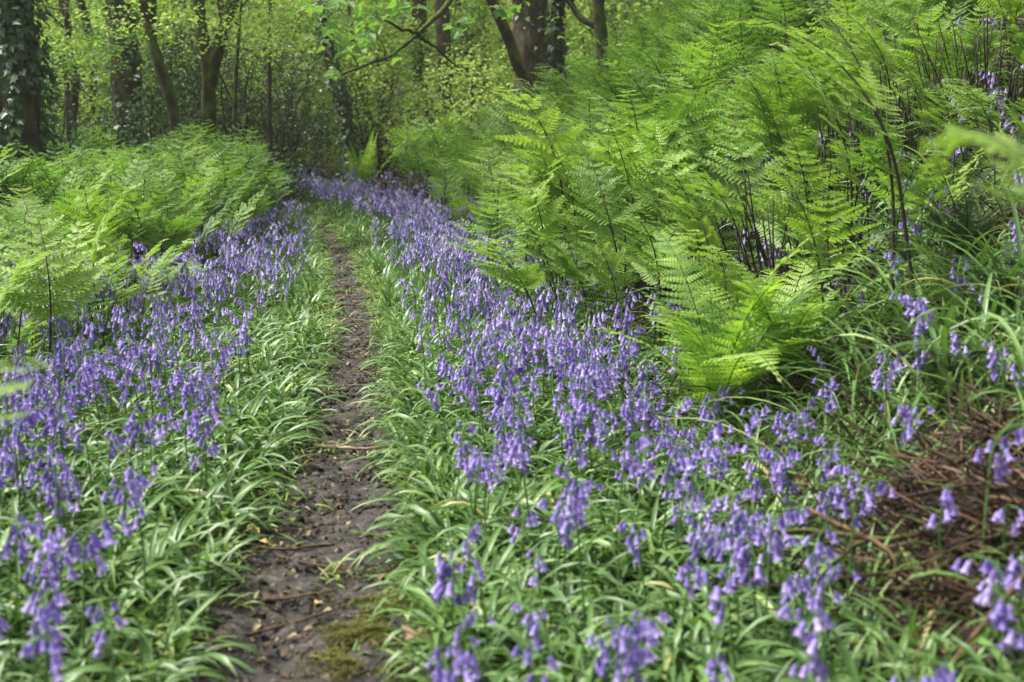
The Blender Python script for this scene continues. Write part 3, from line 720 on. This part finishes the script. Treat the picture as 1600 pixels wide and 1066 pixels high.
# clumps of dark bare stalks in the hollows under the bracken
for px0, Y, n, lab in [(1195, 6.0, 46, 'dark bare upright stalk clump in the hollow under the bank bracken, nearest one'), (1260, 6.5, 40, 'dark bare stalk clump just behind the nearest one'),
        (1330, 7.6, 40, 'dark bare stalk clump beneath the arching fronds above the near tufts'), (1450, 7.4, 50, 'dark bare stalk clump high on the right of the bank'), (1560, 7.0, 46, 'dark bare stalk clump at the right edge of the bank'), (1040, 7.8, 30, 'small dark stalk clump at the drift edge of the bank')]:
    X, _, Z = gp(px0, Y); gs = []
    for _ in range(n):
        p = np.array([X + rng.normal(0, .17), Y + rng.normal(0, .14), 0]); p[2] = float(H(p[0], p[1])) - .02
        L = U(.25, .7); q = p + np.array([rng.normal(-.10, .13), rng.normal(0, .1), 1])*L; m = (p+q)/2 + rng.normal(0, .02, 3)
        gs.append(tube(smooth_line([p, m, q], 6), np.linspace(.0055, .003, 6), 4, tint=U(0, .25)))
    gs.append(dead_patch(X, Y, .45, .35, 20, 160, .12)); g = join(gs); g.V -= np.array([X, Y, Z])
    link('stalk_clump', mesh('stalk_clump', g, M['stipe'], True), None, (X, Y, Z), label=lab, category='stalk clump')

# ------------------------------------------------------------------ twigs, sticks, fallen leaves
def stick(pts, r, mat, lab, cat='stick', n=14, side=None):
    P = smooth_line(pts, n); P = P + rng.normal(0, r[0]*.25, P.shape)
    g = [tube(P, np.linspace(r[0], r[1], n), 7, .12, seed=U(0, 6))]
    for (k, d, L) in side or []:
        q = P[k]; g.append(tube([q, q + np.array(d)*L*.5 + (0, 0, .01), q + np.array(d)*L], [r[1]*.9, r[1]*.7, r[1]*.3], 5))
    g = join(g); c = P.mean(0); g.V -= c
    link('stick', mesh('stick', g, mat, True), None, tuple(c), label=lab, category=cat)
stick([at(1258, 793, 3.25), at(1320, 826, 3.2), at(1396, 858, 3.12), at(1400, 905, 3.1)], (.006, .005), M['orange_twig'], 'orange-brown dead stalk bent sharply down over the leaves')
stick([at(1205, 832, 3.3), at(1290, 828, 3.3), at(1400, 850, 3.2), at(1500, 812, 3.2), at(1600, 770, 3.2)], (.006, .010), M['dark_twig'], 'dark thin branch lying level behind the bent orange stalk', side=[(5, (-.6, .1, -.5), .12)])
stick([at(1500, 728, 3.5), at(1525, 752, 3.4), at(1572, 800, 3.3)], (.011, .009), M['pale_wood'], 'short pale broken stick with a knobbed end on the bank', side=[(2, (.4, 0, .8), .05)])
stick([at(1455, 1075, 2.7), at(1530, 985, 2.7), at(1615, 885, 2.7)], (.006, .008), M['twig'], 'long brown twig slanting up across the bottom right corner')
stick([at(1520, 1040, 2.75), at(1570, 980, 2.75), at(1620, 930, 2.75)], (.006, .007), M['dark_twig'], 'shorter brown twig beside the pale log in the corner')
stick([at(1430, 930, 3.05), at(1480, 880, 3.05), at(1530, 835, 3.05), at(1610, 790, 3.05)], (.007, .011), M['dark_twig'], 'dark root-like branch rising to the right above the corner bluebells')
stick([at(1350, 1010, 3.1), at(1400, 975, 3.15), at(1470, 900, 3.2), at(1540, 868, 3.3)], (.004, .005), M['twig'], 'thin tan twig among the corner bluebells')
stick([at(1345, 560, 4.6), at(1330, 640, 4.55), at(1318, 700, 4.5)], (.004, .005), M['twig'], 'upright tan dead stem beside the tall flower cluster')
stick([at(1120, 800, 3.9), at(1165, 785, 3.95), at(1215, 760, 4.0)], (.005, .004), M['twig'], 'small reddish twig under the drift near the bank')
for k in range(26):
    c_ = np.array(at(U(1330, 1610), U(760, 1050), 3.3)); c_[1] = U(2.85, 4.0); c_[0] = c_[0]*c_[1]/3.3
    az = U(-.5, 1.5) if U() < .7 else U(0, 3.1); L = U(.18, .5); el = U(-.1, .55); z0 = float(H(c_[0], c_[1])) + U(.01, .10)
    d = np.array([math.cos(az)*math.cos(el), math.sin(az)*math.cos(el), math.sin(el)])*L/2; m = np.array([c_[0], c_[1], z0 + abs(d[2])])
    P = smooth_line([m - d, m + rng.normal(0, .02, 3), m + d], 10); g = tube(P, np.linspace(U(.003, .006), .002, 10), 5, .1); g.V -= m
    link('dead_twig', mesh('dead_twig', g, M[('dark_twig', 'twig', 'red_litter')[k % 3]], True), None, tuple(m), label='thin dead twig in the brown tangle on the bank at the bottom right corner', category='twig', group='tangle of dead twigs in the corner')
# pale rotten log in the corner
P = smooth_line([at(1560, 1030, 2.85), at(1600, 975, 2.88), at(1680, 900, 2.95)], 18)
g = tube(P, np.interp(np.linspace(0, 1, 18), [0, .1, 1], [.02, .042, .05]), 14, .13, seed=2.)
g = join([g, tube([P[0]*2-P[1], P[0]], [.008, .02], 14, .1, tint=.5)])
link('rotten_log', mesh('rotten_log', g, M['pale_wood'], True), label='pale rotten log lying in the bottom right corner of the bank', category='log')
# twigs across the path
for k, (px0, py0, L, az, r, lab) in enumerate([(523, 384, .34, .0, .006, 'thin pale stick lying straight across the narrow far part of the path'),
        (470, 852, .20, .42, .005, 'grey twig on the path level with the yellow fallen leaf'), (500, 875, .30, -.35, .004, 'slender brown twig below the yellow leaf'),
        (545, 692, .26, .0, .008, 'dark root across the path beside the lower fallen bluebell'), (450, 965, .24, .75, .005, 'tan twig slanting over the near path'),
        (470, 925, .22, .6, .005, 'short twig on the near path above the slanting one'), (545, 597, .2, -.1, .004, 'small twig on the middle of the path'),
        (370, 853, .22, -.1, .004, 'pale stick poking out from the leaves towards the yellow leaf')]):
    ang = (py0-150)/F_PX; Y = CAM_H/math.tan(PITCH + math.atan((py0-533)/F_PX)); X = at(px0, py0, Y)[0]
    d = np.array([math.cos(az), math.sin(az), 0])*L/2; c = np.array([X, Y, 0])
    pts_ = [c + d*t + np.array([0, U(-.015, .015), 0]) for t in (-1, -.4, .2, 1)]
    for p in pts_: p[2] = float(H(p[0], p[1])) + .012 + U(0, .006)
    stick(pts_, (r, r*.6), M['twig'] if k % 3 else M['pale_wood'], lab, 'twig')
def fallen_leaf(px0, py0, size, mat, lab, dz=.02, tilt=.2, az=None):
    Y = CAM_H/math.tan(PITCH + math.atan((py0-533)/F_PX)); X = at(px0, py0, Y)[0]
    for _ in range(3):
        z = float(H(X, Y)) + dz; Y = (CAM_H - z)/math.tan(PITCH + math.atan((py0-533)/F_PX)); X = at(px0, py0, Y)[0]
    g = palmate() if size > .06 else leaflet(.5, .3); g.V[:, 2] += .12*np.sin(g.V[:, 0]*7) + .1*np.cos(g.V[:, 1]*8); g.V *= size
    o = link('fallen_leaf', mesh('fallen_leaf', g, mat), None, (X, Y, float(H(X, Y)) + dz), label=lab, category='fallen leaf')
    o.rotation_euler = (tilt, U(-.2, .2), U(0, 6) if az is None else az)
fallen_leaf(405, 848, .055, M['yellow_leaf'], 'pale yellow fallen leaf at the left edge of the path', az=.3)
fallen_leaf(388, 822, .05, M['yellow_leaf'], 'cream folded leaf standing just above the yellow fallen leaf', .03, 1.0)
fallen_leaf(655, 995, .085, M['tan_leaf'], 'large tan dead leaf under the moss patch beside the path', .03, .25)
fallen_leaf(745, 1000, .07, M['tan_leaf'], 'brown dead leaf between strap leaves right of the large tan one', .05)
fallen_leaf(492, 945, .035, M['yellow_leaf'], 'small yellow leaf in the middle of the near path')
fallen_leaf(655, 862, .05, M['tan_leaf'], 'reddish curled leaf caught in the verge above the moss', .06, .7)
fallen_leaf(100, 441, .05, M['yellow_leaf'], 'cream dead leaf caught in the level bracken', .05, .8)
fallen_leaf(1240, 745, .08, M['tan_leaf'], 'brown leaf behind the drift near the bank foot', .06, .8)

# ------------------------------------------------------------------ trees
LEAF = diamond(.33, .14)
def sprays(C, rad, flat, per, size, up=.8, droop=.0, proto=LEAF):
    """leaf clusters: discs of leaves round each centre"""
    C = np.asarray(C); n = len(C)*per
    c = np.repeat(C, per, 0); a = U(0, 6.28, n); r = np.sqrt(U(0, 1, n))*np.repeat(np.broadcast_to(rad, (len(C),)), per)
    ta = np.repeat(U(-.5, .5, (len(C), 2)), per, 0)
    dx, dy = r*np.cos(a), r*np.sin(a)
    t = c + np.stack([dx, dy, ta[:, 0]*dx + ta[:, 1]*dy + rng.normal(0, 1, n)*flat - droop*r*r], -1)
    d = np.stack([np.cos(a + U(-.9, .9, n)), np.sin(a + U(-.9, .9, n)), U(-.6, .2, n)], -1)
    nr = np.stack([rng.normal(0, .45, n), rng.normal(0, .45, n), np.full(n, up)], -1)
    return inst(proto, frames(d, nr)*(size*U(.6, 1.25, n))[:, None, None], t, np.repeat(U(-.3, .35, len(C)), per) + U(-.1, .1, n))
def limbs(P, rads, n, lo, hi, length, r0, up=(.2, .9), nseg=7, wob=.12, sub=2):
    """side branches off a trunk polyline; returns tubes and the end points of the twigs"""
    gs, ends = [], []
    for k in range(n):
        t = U(lo, hi); i = t*(len(P)-1); p = np.array([np.interp(i, np.arange(len(P)), P[:, c]) for c in range(3)])
        az = U(0, 6.28); d = np.array([math.cos(az), math.sin(az), U(*up)]); d /= np.linalg.norm(d)
        L = length*U(.5, 1.15); Q = [p]
        for s in range(nseg): d = d + rng.normal(0, wob, 3) + (0, 0, .03); d /= np.linalg.norm(d); Q.append(Q[-1] + d*L/nseg)
        Q = np.array(Q); rr = r0*U(.6, 1.1); gs.append(tube(Q, np.linspace(rr, rr*.2, len(Q)), 5, .08, seed=k))
        ends.append(Q[-1]); ends.append(Q[-3])
        for _ in range(sub):
            j = int(U(2, nseg)); q = Q[j]; d2 = d + rng.normal(0, .6, 3); d2 /= np.linalg.norm(d2)
            W = [q]
            for s in range(4): d2 = d2 + rng.normal(0, wob*1.3, 3); d2 /= np.linalg.norm(d2); W.append(W[-1] + d2*L*.12)
            gs.append(tube(W, np.linspace(rr*.35, rr*.08, 5), 4)); ends.append(W[-1]); ends.append(W[2])
    return gs, np.array(ends)
def ivy_on(P, rad, n, size, t0=0., t1=1., out=.06, face=None):
    i = U(t0, t1, n)*(len(P)-1); c = np.stack([np.interp(i, np.arange(len(P)), P[:, k]) for k in range(3)], -1)
    rr = np.interp(i, np.arange(len(P)), rad); a = U(0, 6.28, n)
    keep = (vnoise(a*1.5, c[:, 2], 2.2, 4) > -.25); c, rr, a = c[keep], rr[keep], a[keep]; n = len(a)
    o = np.stack([np.cos(a), np.sin(a), 0*a], -1)
    t = c + o*(rr + U(.0, 1, n)**2*out + .01)[:, None]
    d = np.stack([rng.normal(0, .5, n), rng.normal(0, .5, n), np.full(n, -.8)], -1) + o*.4
    return inst(ivy_leaf(), frames(d, o + rng.normal(0, .35, (n, 3)) + (0, 0, .35))*(size*U(.5, 1.2, n))[:, None, None], t, U(-.35, .4, n))
def tree(lab, pts, r0, r1, mat='bark', height=9, nlimb=9, limb_len=2.6, lo=.35, crown=90, per=26, leaf=.085, leafmat='leaf', ivy=0, ivy_t=(0, 1), forks=None,
         group=None, low=None, sides=12, name='tree', crown_r=.55, wobble=.0, rootflare=1.5, ivy_size=.07, ivy_out=.07):
    """pts: world points of the trunk; forks: list of (start index fraction, pts)"""
    b = np.array(pts[0], float); n = 70
    P = smooth_line(pts, n); P[1:-1] += rng.normal(0, wobble, (n-2, 3)); s = np.linspace(0, 1, n)
    r0 *= .88; rad = r0*(1-s) + r1*s; rad = rad*(1 + .05*np.convolve(rng.normal(0, 1.6, n), np.ones(3)/3, 'same')); rad = rad*(1 + (rootflare-1)*np.exp(-s*18))
    gs = [tube(P, rad, sides + 6, .09, seed=U(0, 6))]
    lg, ends = limbs(P, rad, nlimb, lo, 1, limb_len, r0*.35)
    gs += lg
    for fp, fr0, fr1 in forks or []:
        Pf = smooth_line(fp, 20); rf = np.linspace(fr0, fr1, 20); gs.append(tube(Pf, rf, 9, .08, seed=U(0, 6)))
        l2, e2 = limbs(Pf, rf, 6, .4, 1, limb_len, fr0*.4); gs += l2; ends = np.vstack([ends, e2])
    root = link(name, None, None, tuple(b), label=lab, category='tree', group=group); root.empty_display_size = .3
    g = join(gs); g.V -= b; link('trunk', mesh('trunk', g, M[mat], True), root)
    crown = int(crown*.6)
    lowp = ends[ends[:, 2] < 4.5]
    pick = ends[rng.integers(0, len(ends), crown)] + rng.normal(0, crown_r*.55, (crown, 3))
    if len(lowp) and crown > 20: pick = np.vstack([pick, lowp[rng.integers(0, len(lowp), crown)] + rng.normal(0, .35, (crown, 3))])
    pick = pick[(pick[:, 2] < b[2] + 4.6) | (U(0, 1, len(pick)) < .18)]
    if low is not None: pick = np.vstack([pick, low])
    g = sprays(pick, U(.25, 1, len(pick))*crown_r, .05, per, leaf); g.V -= b
    link('crown', mesh('crown', g, M[leafmat]), root)
    if ivy:
        g = ivy_on(P, rad, ivy, ivy_size, *ivy_t, out=ivy_out); g.V -= b; link('ivy', mesh('ivy', g, M['ivy']), root)
    return root
def gpt(px0, Y): X = at(px0, 300, Y)[0]; return np.array([X, Y, float(H(X, Y)) - .08])
def up(p, dx, dy, dz): return np.array([p[0]+dx, p[1]+dy, p[2]+dz])
def A(*a): return np.array(at(*a))

b = gpt(30, 12.5)
tree('thick ivy-clad trunk at the far left edge beyond the bracken', [b, up(b, .02, 0, 1.2), up(b, -.05, .1, 3.5), up(b, .2, .3, 9)], .26, .10, 'bark', nlimb=9, lo=.45, limb_len=3, crown=70, ivy=6500, ivy_t=(.06, .6), ivy_size=.075, ivy_out=.16)
b = gpt(200, 17.5)
tree('reddish brown trunk patched with ivy, second from the left', [b, A(200, 120, 17.5), A(188, 0, 17.5), up(b, -.3, 0, 9)], .21, .09, 'red_bark', lo=.5, crown=90, leaf=.055, per=44, low=np.array([at(rng.normal(125, 30), rng.normal(78, 24), U(14.5, 16.5)) for _ in range(34)]), ivy=600, ivy_t=(.03, .3), ivy_size=.08, ivy_out=.16)
b = gpt(292, 15.0)
tree('slender mossy trunk leaning left, base beside the forked tree', [b, A(272, 165, 15), A(240, 80, 15), A(222, 0, 15), up(A(222, 0, 15), -.5, 0, 4)], .075, .03, 'mossy', lo=.5, crown=45, nlimb=5, limb_len=1.6, leaf=.055, per=40, low=np.array([at(rng.normal(245, 30), rng.normal(30, 22), U(14, 15.5)) for _ in range(14)]),
     forks=[([A(238, 78, 15), A(236, 20, 15), A(245, -60, 15), up(A(245, -60, 15), .3, 0, 2.5)], .05, .02)], rootflare=1.1)
b = gpt(325, 16.0)
tree('mossy tree that forks into two stems like a wishbone', [b, A(325, 170, 16), A(326, 100, 16), A(314, 50, 16), A(310, -20, 16), up(A(310, -20, 16), -.4, 0, 3.5)], .10, .035, 'mossy', lo=.55, crown=60, nlimb=6, limb_len=2, leaf=.055, per=44, low=np.array([at(rng.normal(430, 42), rng.normal(35, 24), U(14.5, 16.5)) for _ in range(36)]),
     forks=[([A(327, 135, 16), A(335, 95, 16), A(352, 35, 16), A(372, -20, 16), up(A(372, -20, 16), .8, 0, 3)], .075, .03), ([A(350, 40, 16), A(345, 10, 16), A(340, -30, 16), up(A(340, -30, 16), -.1, 0, 2)], .04, .02)], rootflare=1.2)
b = gpt(552, 21.0)
tree('dark mossy trunk rising behind the bend of the path, curving left', [b, A(543, 200, 21), A(528, 130, 21), A(508, 60, 21), A(498, -20, 21), up(A(498, -20, 21), -.3, 0, 5)], .12, .05, 'mossy', lo=.5, crown=90, ivy=900, ivy_t=(.0, .35), ivy_size=.07, ivy_out=.12)
b = gpt(657, 25.0)
tree('straight brown trunk hung with dead twigs, right of the path bend', [b, A(658, 100, 25), A(655, 0, 25), up(A(655, 0, 25), 0, 0, 6)], .16, .07, 'bark', lo=.35, crown=110, ivy=900, ivy_t=(.0, .3))
b = gpt(698, 23.0)
tree('grey-brown trunk standing against the edge of the bank', [b, A(696, 120, 23), A(690, 0, 23), up(A(690, 0, 23), .1, 0, 6)], .15, .07, 'red_bark', lo=.4, crown=90)
b = gpt(838, 19.0)
tree('stout red-brown trunk on top of the bank', [b, A(836, 100, 19), A(826, 0, 19), up(A(826, 0, 19), -.1, 0, 7)], .31, .14, 'red_bark', lo=.5, crown=110, limb_len=3.2, ivy=300, ivy_t=(0, .5), sides=18)
b = gpt(870, 18.0)
tree('dark narrow trunk close beside the stout one on the bank', [b, A(872, 90, 18), A(868, 0, 18), up(A(868, 0, 18), .4, 0, 4)], .11, .06, 'dark_bark', lo=.5, crown=50, ivy=500, ivy_t=(0, .45),
     forks=[([A(935, 40, 17.5), A(905, 30, 17.7), A(885, -10, 18)], .05, .03)])
b = gpt(948, 16.5)
tree('mossy pole-like stem topping the bank bracken', [b, A(938, 40, 16.5), A(932, -20, 16.5), up(A(932, -20, 16.5), 0, 0, 4)], .085, .04, 'mossy', lo=.5, crown=50, nlimb=6)
# sycamore: dark leaning stem on the bank, with a mossy limb hanging over the path
b = gpt(850, 15.2); b2 = A(762, -15, 15); b3 = A(742, -110, 14.8)
P3 = [b, A(838, 145, 15.2), A(808, 105, 15.1), A(800, 70, 15.1), A(782, 30, 15), b2, b3, up(b3, -.4, .2, 3)]
syc = link('tree', None, None, tuple(b), label='dark leaning sycamore stem on the bank with a mossy limb over the path', category='tree')
Ps = smooth_line(P3, 40); gs = [tube(Ps, np.linspace(.065, .04, 40), 9, .08)]
def limb(pts, r0, r1, n=18, wob=.006):
    Q = smooth_line(pts, n); Q[1:-1] += rng.normal(0, wob, (n-2, 3)); gs.append(tube(Q, np.linspace(r0, r1, n), 7, .08)); return Q
lm = limb([b3, A(722, -25, 14.2), A(690, 18, 13.8), A(655, 52, 13.4), A(615, 86, 13.2), A(570, 104, 13), A(528, 119, 12.9)], .042, .011, 30)
limb([A(655, 52, 13.4), A(630, 46, 13.2), A(600, 32, 13)], .02, .008)
limb([A(655, 56, 13.4), A(690, 80, 13.6), A(712, 105, 13.8), A(725, 106, 13.9)], .018, .006)
for q0, q1 in [((700, 70), (745, 60)), ((745, -10), (743, 40)), ((743, 40), (765, 70)), ((560, 108), (540, 80)), ((600, 92), (590, 60)), ((640, 62), (665, 20)), ((712, -10), (700, 60)), ((700, 20), (760, 75)), ((575, 103), (560, 128))]:
    limb([A(*q0, 13.5), A((q0[0]+q1[0])/2+6, (q0[1]+q1[1])/2-4, 13.4), A(*q1, 13.3)], .008, .004, 8)
g = join(gs); g.V -= b; link('trunk', mesh('trunk', g, M['mossy'], True), syc)
cs, szs = [], []
for (cx, cy, n, sx, sy) in [(560, 20, 24, 50, 18), (540, 62, 14, 40, 14), (585, 60, 10, 25, 10), (620, 15, 12, 30, 12), (560, 82, 12, 30, 8), (622, 82, 5, 14, 6), (715, 45, 9, 22, 20), (745, 15, 8, 30, 14), (520, 120, 5, 12, 8), (810, 8, 5, 15, 8), (500, 10, 12, 30, 10), (700, -30, 22, 60, 25), (600, -30, 30, 90, 20)]:
    for _ in range(n): cs.append(at(cx + rng.normal(0, sx*.6), cy + rng.normal(0, sy*.6), U(12.6, 13.9)))
cs = np.array(cs); n = len(cs); az = U(0, 6.28, n)
dd = np.stack([np.cos(az), np.sin(az)*.9, U(-.7, -.1, n)], -1); nn = np.stack([rng.normal(0, .4, n), rng.normal(-.25, .4, n), np.full(n, .8)], -1)
g = inst(palmate(), frames(dd, nn)*(U(.07, .13, n))[:, None, None], cs, U(-.3, .35, n)); g.V -= b
link('crown', mesh('crown', g, M['big_leaf']), syc)

# small stems and posts among the hazels
for k, (px0, py1, px1, Y, r, lab) in enumerate([(357, 140, 366, 15.5, .045, 'short grey stump-like stem just right of the forked tree'), (412, 150, 420, 17, .04, 'thin dark stem in the gap between forked tree and path'),
        (150, 60, 145, 21, .10, 'mossy green trunk left of the red-brown one'), (128, 80, 120, 19, .08, 'dark slim trunk between ivy tree and red-brown one'), (570, 110, 556, 24, .05, 'thin pole behind the curving mossy trunk'),
        (607, 110, 598, 27, .07, 'slim reddish stem between the two path-bend trunks'), (640, 120, 618, 26, .05, 'thin crooked stem leaning beside the twiggy trunk'), (95, 110, 90, 17, .05, 'thin stem next to the ivy-clad trunk')]):
    b = gpt(px0, Y); t = A(px1, py1, Y)
    if k < 2: tree(lab, [b, (b+t)/2 + (.05, 0, 0), t, up(t, .12, 0, 1.0 if k == 0 else 2.6)], r, r*.25, 'bark' if k else 'mossy', nlimb=4, lo=.5, limb_len=.7, crown=10, per=16, leaf=.05, crown_r=.25, sides=8)
    else: tree(lab, [b, (b+t)/2 + (U(-.25, .25), 0, 0), t + (U(-.2, .2), 0, 0), up(t, U(-.7, .7), 0, 2.2), up(t, .1, 0, 5)], r*.75, r*.4, ('mossy', 'dark_bark', 'bark', 'red_bark')[k % 4], nlimb=7, lo=.3, limb_len=1.6, crown=70, per=26, sides=8)

# holly and shrubs: a many-stemmed thing with a cloud of small leaves
def bush(lab, px0, Y, w, h, nstem, nspray, per, leaf, leafmat, mat='dark_bark', z0=.1, cr=.22, cat='bush', name='bush', up_=.5):
    b = gpt(px0, Y); gs = []; C = []
    for k in range(nstem):
        az = U(0, 6.28); tip = b + np.array([math.cos(az)*w*U(.2, .9), math.sin(az)*w*U(.2, .7), h*U(.5, 1)])
        mid = (b+tip)/2 + rng.normal(0, .12*w, 3); Q = smooth_line([b + rng.normal(0, .06, 3)*(1, 1, 0), mid, tip], 12)
        Q[1:] += rng.normal(0, .02, (11, 3)); gs.append(tube(Q, np.linspace(.018, .003, 12), 4))
        for _ in range(5):
            q = Q[int(U(3, 12))]; e = q + rng.normal(0, .25, 3)*w*.7; W = smooth_line([q, (q+e)/2 + rng.normal(0, .05, 3), e], 6); gs.append(tube(W, np.linspace(.006, .0015, 6), 3))
    ph = U(0, 1, (nspray*3, 3))*2-1; ph = ph[(ph**2).sum(1) < 1][:nspray]
    C = b + np.array([0, 0, z0 + h*.5]) + ph*np.array([w, w*.7, h*.52])
    e = link(name, None, None, tuple(b), label=lab, category=cat)
    g = join(gs); g.V -= b; link('stems', mesh('stems', g, M[mat], True), e)
    g = sprays(C, U(.4, 1, len(C))*cr, cr*.5, per, leaf, up_); g.V -= b; link('foliage', mesh('foliage', g, M[leafmat]), e)
bush('dark glossy holly behind the forked mossy tree', 385, 18.0, 1.25, 2.3, 14, 190, 40, .05, 'holly')
bush('dark holly behind the leaning mossy trunk', 285, 18.5, .8, 2.3, 12, 110, 36, .05, 'holly')
bush('dark twiggy holly between forked tree and path bend', 450, 19, .9, 1.9, 26, 70, 28, .045, 'holly')
bush('rounded dark green shrub where the level bracken meets the path bend', 440, 16.5, .62, .75, 12, 60, 40, .035, 'ivy', z0=.0, cr=.14)
bush('low ivy-leaved bush at the foot of the ivy-clad trunk', 75, 14.5, .7, 1.6, 10, 60, 34, .05, 'ivy')
bush('ivy bush beside the red-brown trunk', 235, 17.0, .5, 1.7, 10, 55, 30, .055, 'ivy')
bush('pale green hazel bush behind the upright shuttlecock fern', 600, 23, 1.4, 1.9, 16, 110, 34, .06, 'leaf')
bush('yellow-green hazel bush left of the curving mossy trunk', 480, 24, 1.5, 2.6, 16, 120, 34, .06, 'leaf')
bush('yellow-green hazel bush between ivy tree and red-brown trunk', 130, 22, 1.5, 3.0, 16, 130, 34, .065, 'leaf')
bush('hazel bush at the left edge behind the ivy tree', -30, 20, 1.5, 3.0, 14, 100, 34, .065, 'leaf')
bush('leafy hazel bush at the top of the bank beside the stout trunk', 760, 20, 1.2, 1.8, 14, 90, 32, .06, 'leaf')
bush('green hazel bush on the bank behind the pole-like stem', 960, 20, 1.5, 2.0, 14, 100, 32, .06, 'leaf')
bush('tall fresh hazel behind the wishbone tree', 330, 22, 1.8, 3.6, 14, 170, 36, .065, 'leaf', 'bark')
bush('tall fresh hazel in the gap right of the red-brown trunk', 250, 21, 1.3, 3.4, 12, 130, 36, .06, 'leaf', 'bark')
bush('pale hazel screen behind the twiggy dark holly', 440, 23, 1.7, 3.4, 14, 160, 36, .065, 'leaf', 'bark')
bush('pale hazel behind the stout trunk and the leaning sycamore', 790, 24, 1.6, 3.0, 12, 130, 36, .07, 'leaf', 'bark')
bush('twiggy bush right of the twiggy brown trunk', 720, 26, 1.0, 2.2, 24, 60, 30, .06, 'leaf')

# background trees: a few built, the rest copied
def bg_tree(px0, Y, r, mat, lab, dxs=0.):
    b = gpt(px0, Y); h = 5.6
    return tree(lab, [b, up(b, dxs*.3, 0, 2), up(b, dxs*.7 + U(-.3, .3), 0, 5), up(b, dxs, .3, h)], r, r*.4, mat, nlimb=22, lo=.06, limb_len=2.4, crown=420, per=40, leaf=.065, crown_r=.6, ivy=(500 if U() < .5 else 0), ivy_t=(0, .4), ivy_size=.10, sides=9,
                group='slim trees filling the wood beyond the bracken')
LB = 'slim leafy tree in the wood beyond the bracken, among many alike'
protos = [bg_tree(60, 29, .12, 'bark', LB, .4), bg_tree(250, 27, .10, 'mossy', LB, -.5), bg_tree(430, 31, .14, 'dark_bark', LB, .3), bg_tree(590, 30, .09, 'red_bark', LB, .7), bg_tree(760, 28, .13, 'bark', LB, -.3)]
def copy_tree(o):
    c = o.copy(); COL.objects.link(c)
    for ch in o.children:
        d = ch.copy(); COL.objects.link(d); d.parent = c
    return c
pos = []
for Y in (24, 30, 34, 38, 43, 48, 54):
    w = .37*Y + 4; k = int(w*2/ (2.6 if Y < 40 else 3.2))
    for i in range(k):
        x = -w + 2*w*(i + U(.1, .9))/k
        if Y < 30 and -8 < x < 0 and U() < .6: continue
        pos.append((x, Y + U(-2.2, 2.2)))
for k, (x, y) in enumerate(pos):
    c = copy_tree(protos[k % 5]); c.location = (x, y, float(H(x, y)) - .1); c.rotation_euler = (0, 0, U(0, 6.28)); s = U(.8, 1.25); c.scale = (s, s, s*U(.85, 1.1))
# far undergrowth that reads as one mass
n = 2200; X = U(-26, 26, n); Y = U(25, 60, n); C = np.stack([X, Y, H(X, Y) + U(0, 1, n)**1.6*2.4], -1)
link('undergrowth', mesh('undergrowth', sprays(C, .7, .18, 60, .07), M['leaf']), kind='stuff', label='pale green undergrowth filling the floor of the wood beyond the path', category='undergrowth')
n = 1500; X = U(-45, 45, n); Y = U(58, 85, n); C = np.stack([X, Y, H(X, Y) + U(0, 1, n)**1.3*9], -1)
link('far_woodland', mesh('far_woodland', sprays(C, 1.3, .5, 26, .24), M['leaf']), kind='stuff', label='far wooded slope closing the view behind the trees', category='woodland')

# ------------------------------------------------------------------ thin haze volume, added to pale the far wood
hm = bpy.data.materials.new('added_haze'); hm.use_nodes = True; nt = hm.node_tree; nt.nodes.clear()
o_ = nt.nodes.new('ShaderNodeOutputMaterial'); pv = nt.nodes.new('ShaderNodeVolumePrincipled')
pv.inputs['Color'].default_value = (.93, .96, .90, 1); pv.inputs['Density'].default_value = .0012; pv.inputs['Anisotropy'].default_value = .2
nt.links.new(pv.outputs[0], o_.inputs['Volume'])
V = [(x, y, z) for x in (-118, 118) for y in (-35, 138) for z in (-3, 26)]
g = G(V, [(0, 1, 3, 2), (4, 6, 7, 5), (0, 4, 5, 1), (2, 3, 7, 6), (0, 2, 6, 4), (1, 5, 7, 3)])
link('haze', mesh('haze', g, hm), kind='stuff', label='thin pale haze added to whiten the far wood', category='haze')
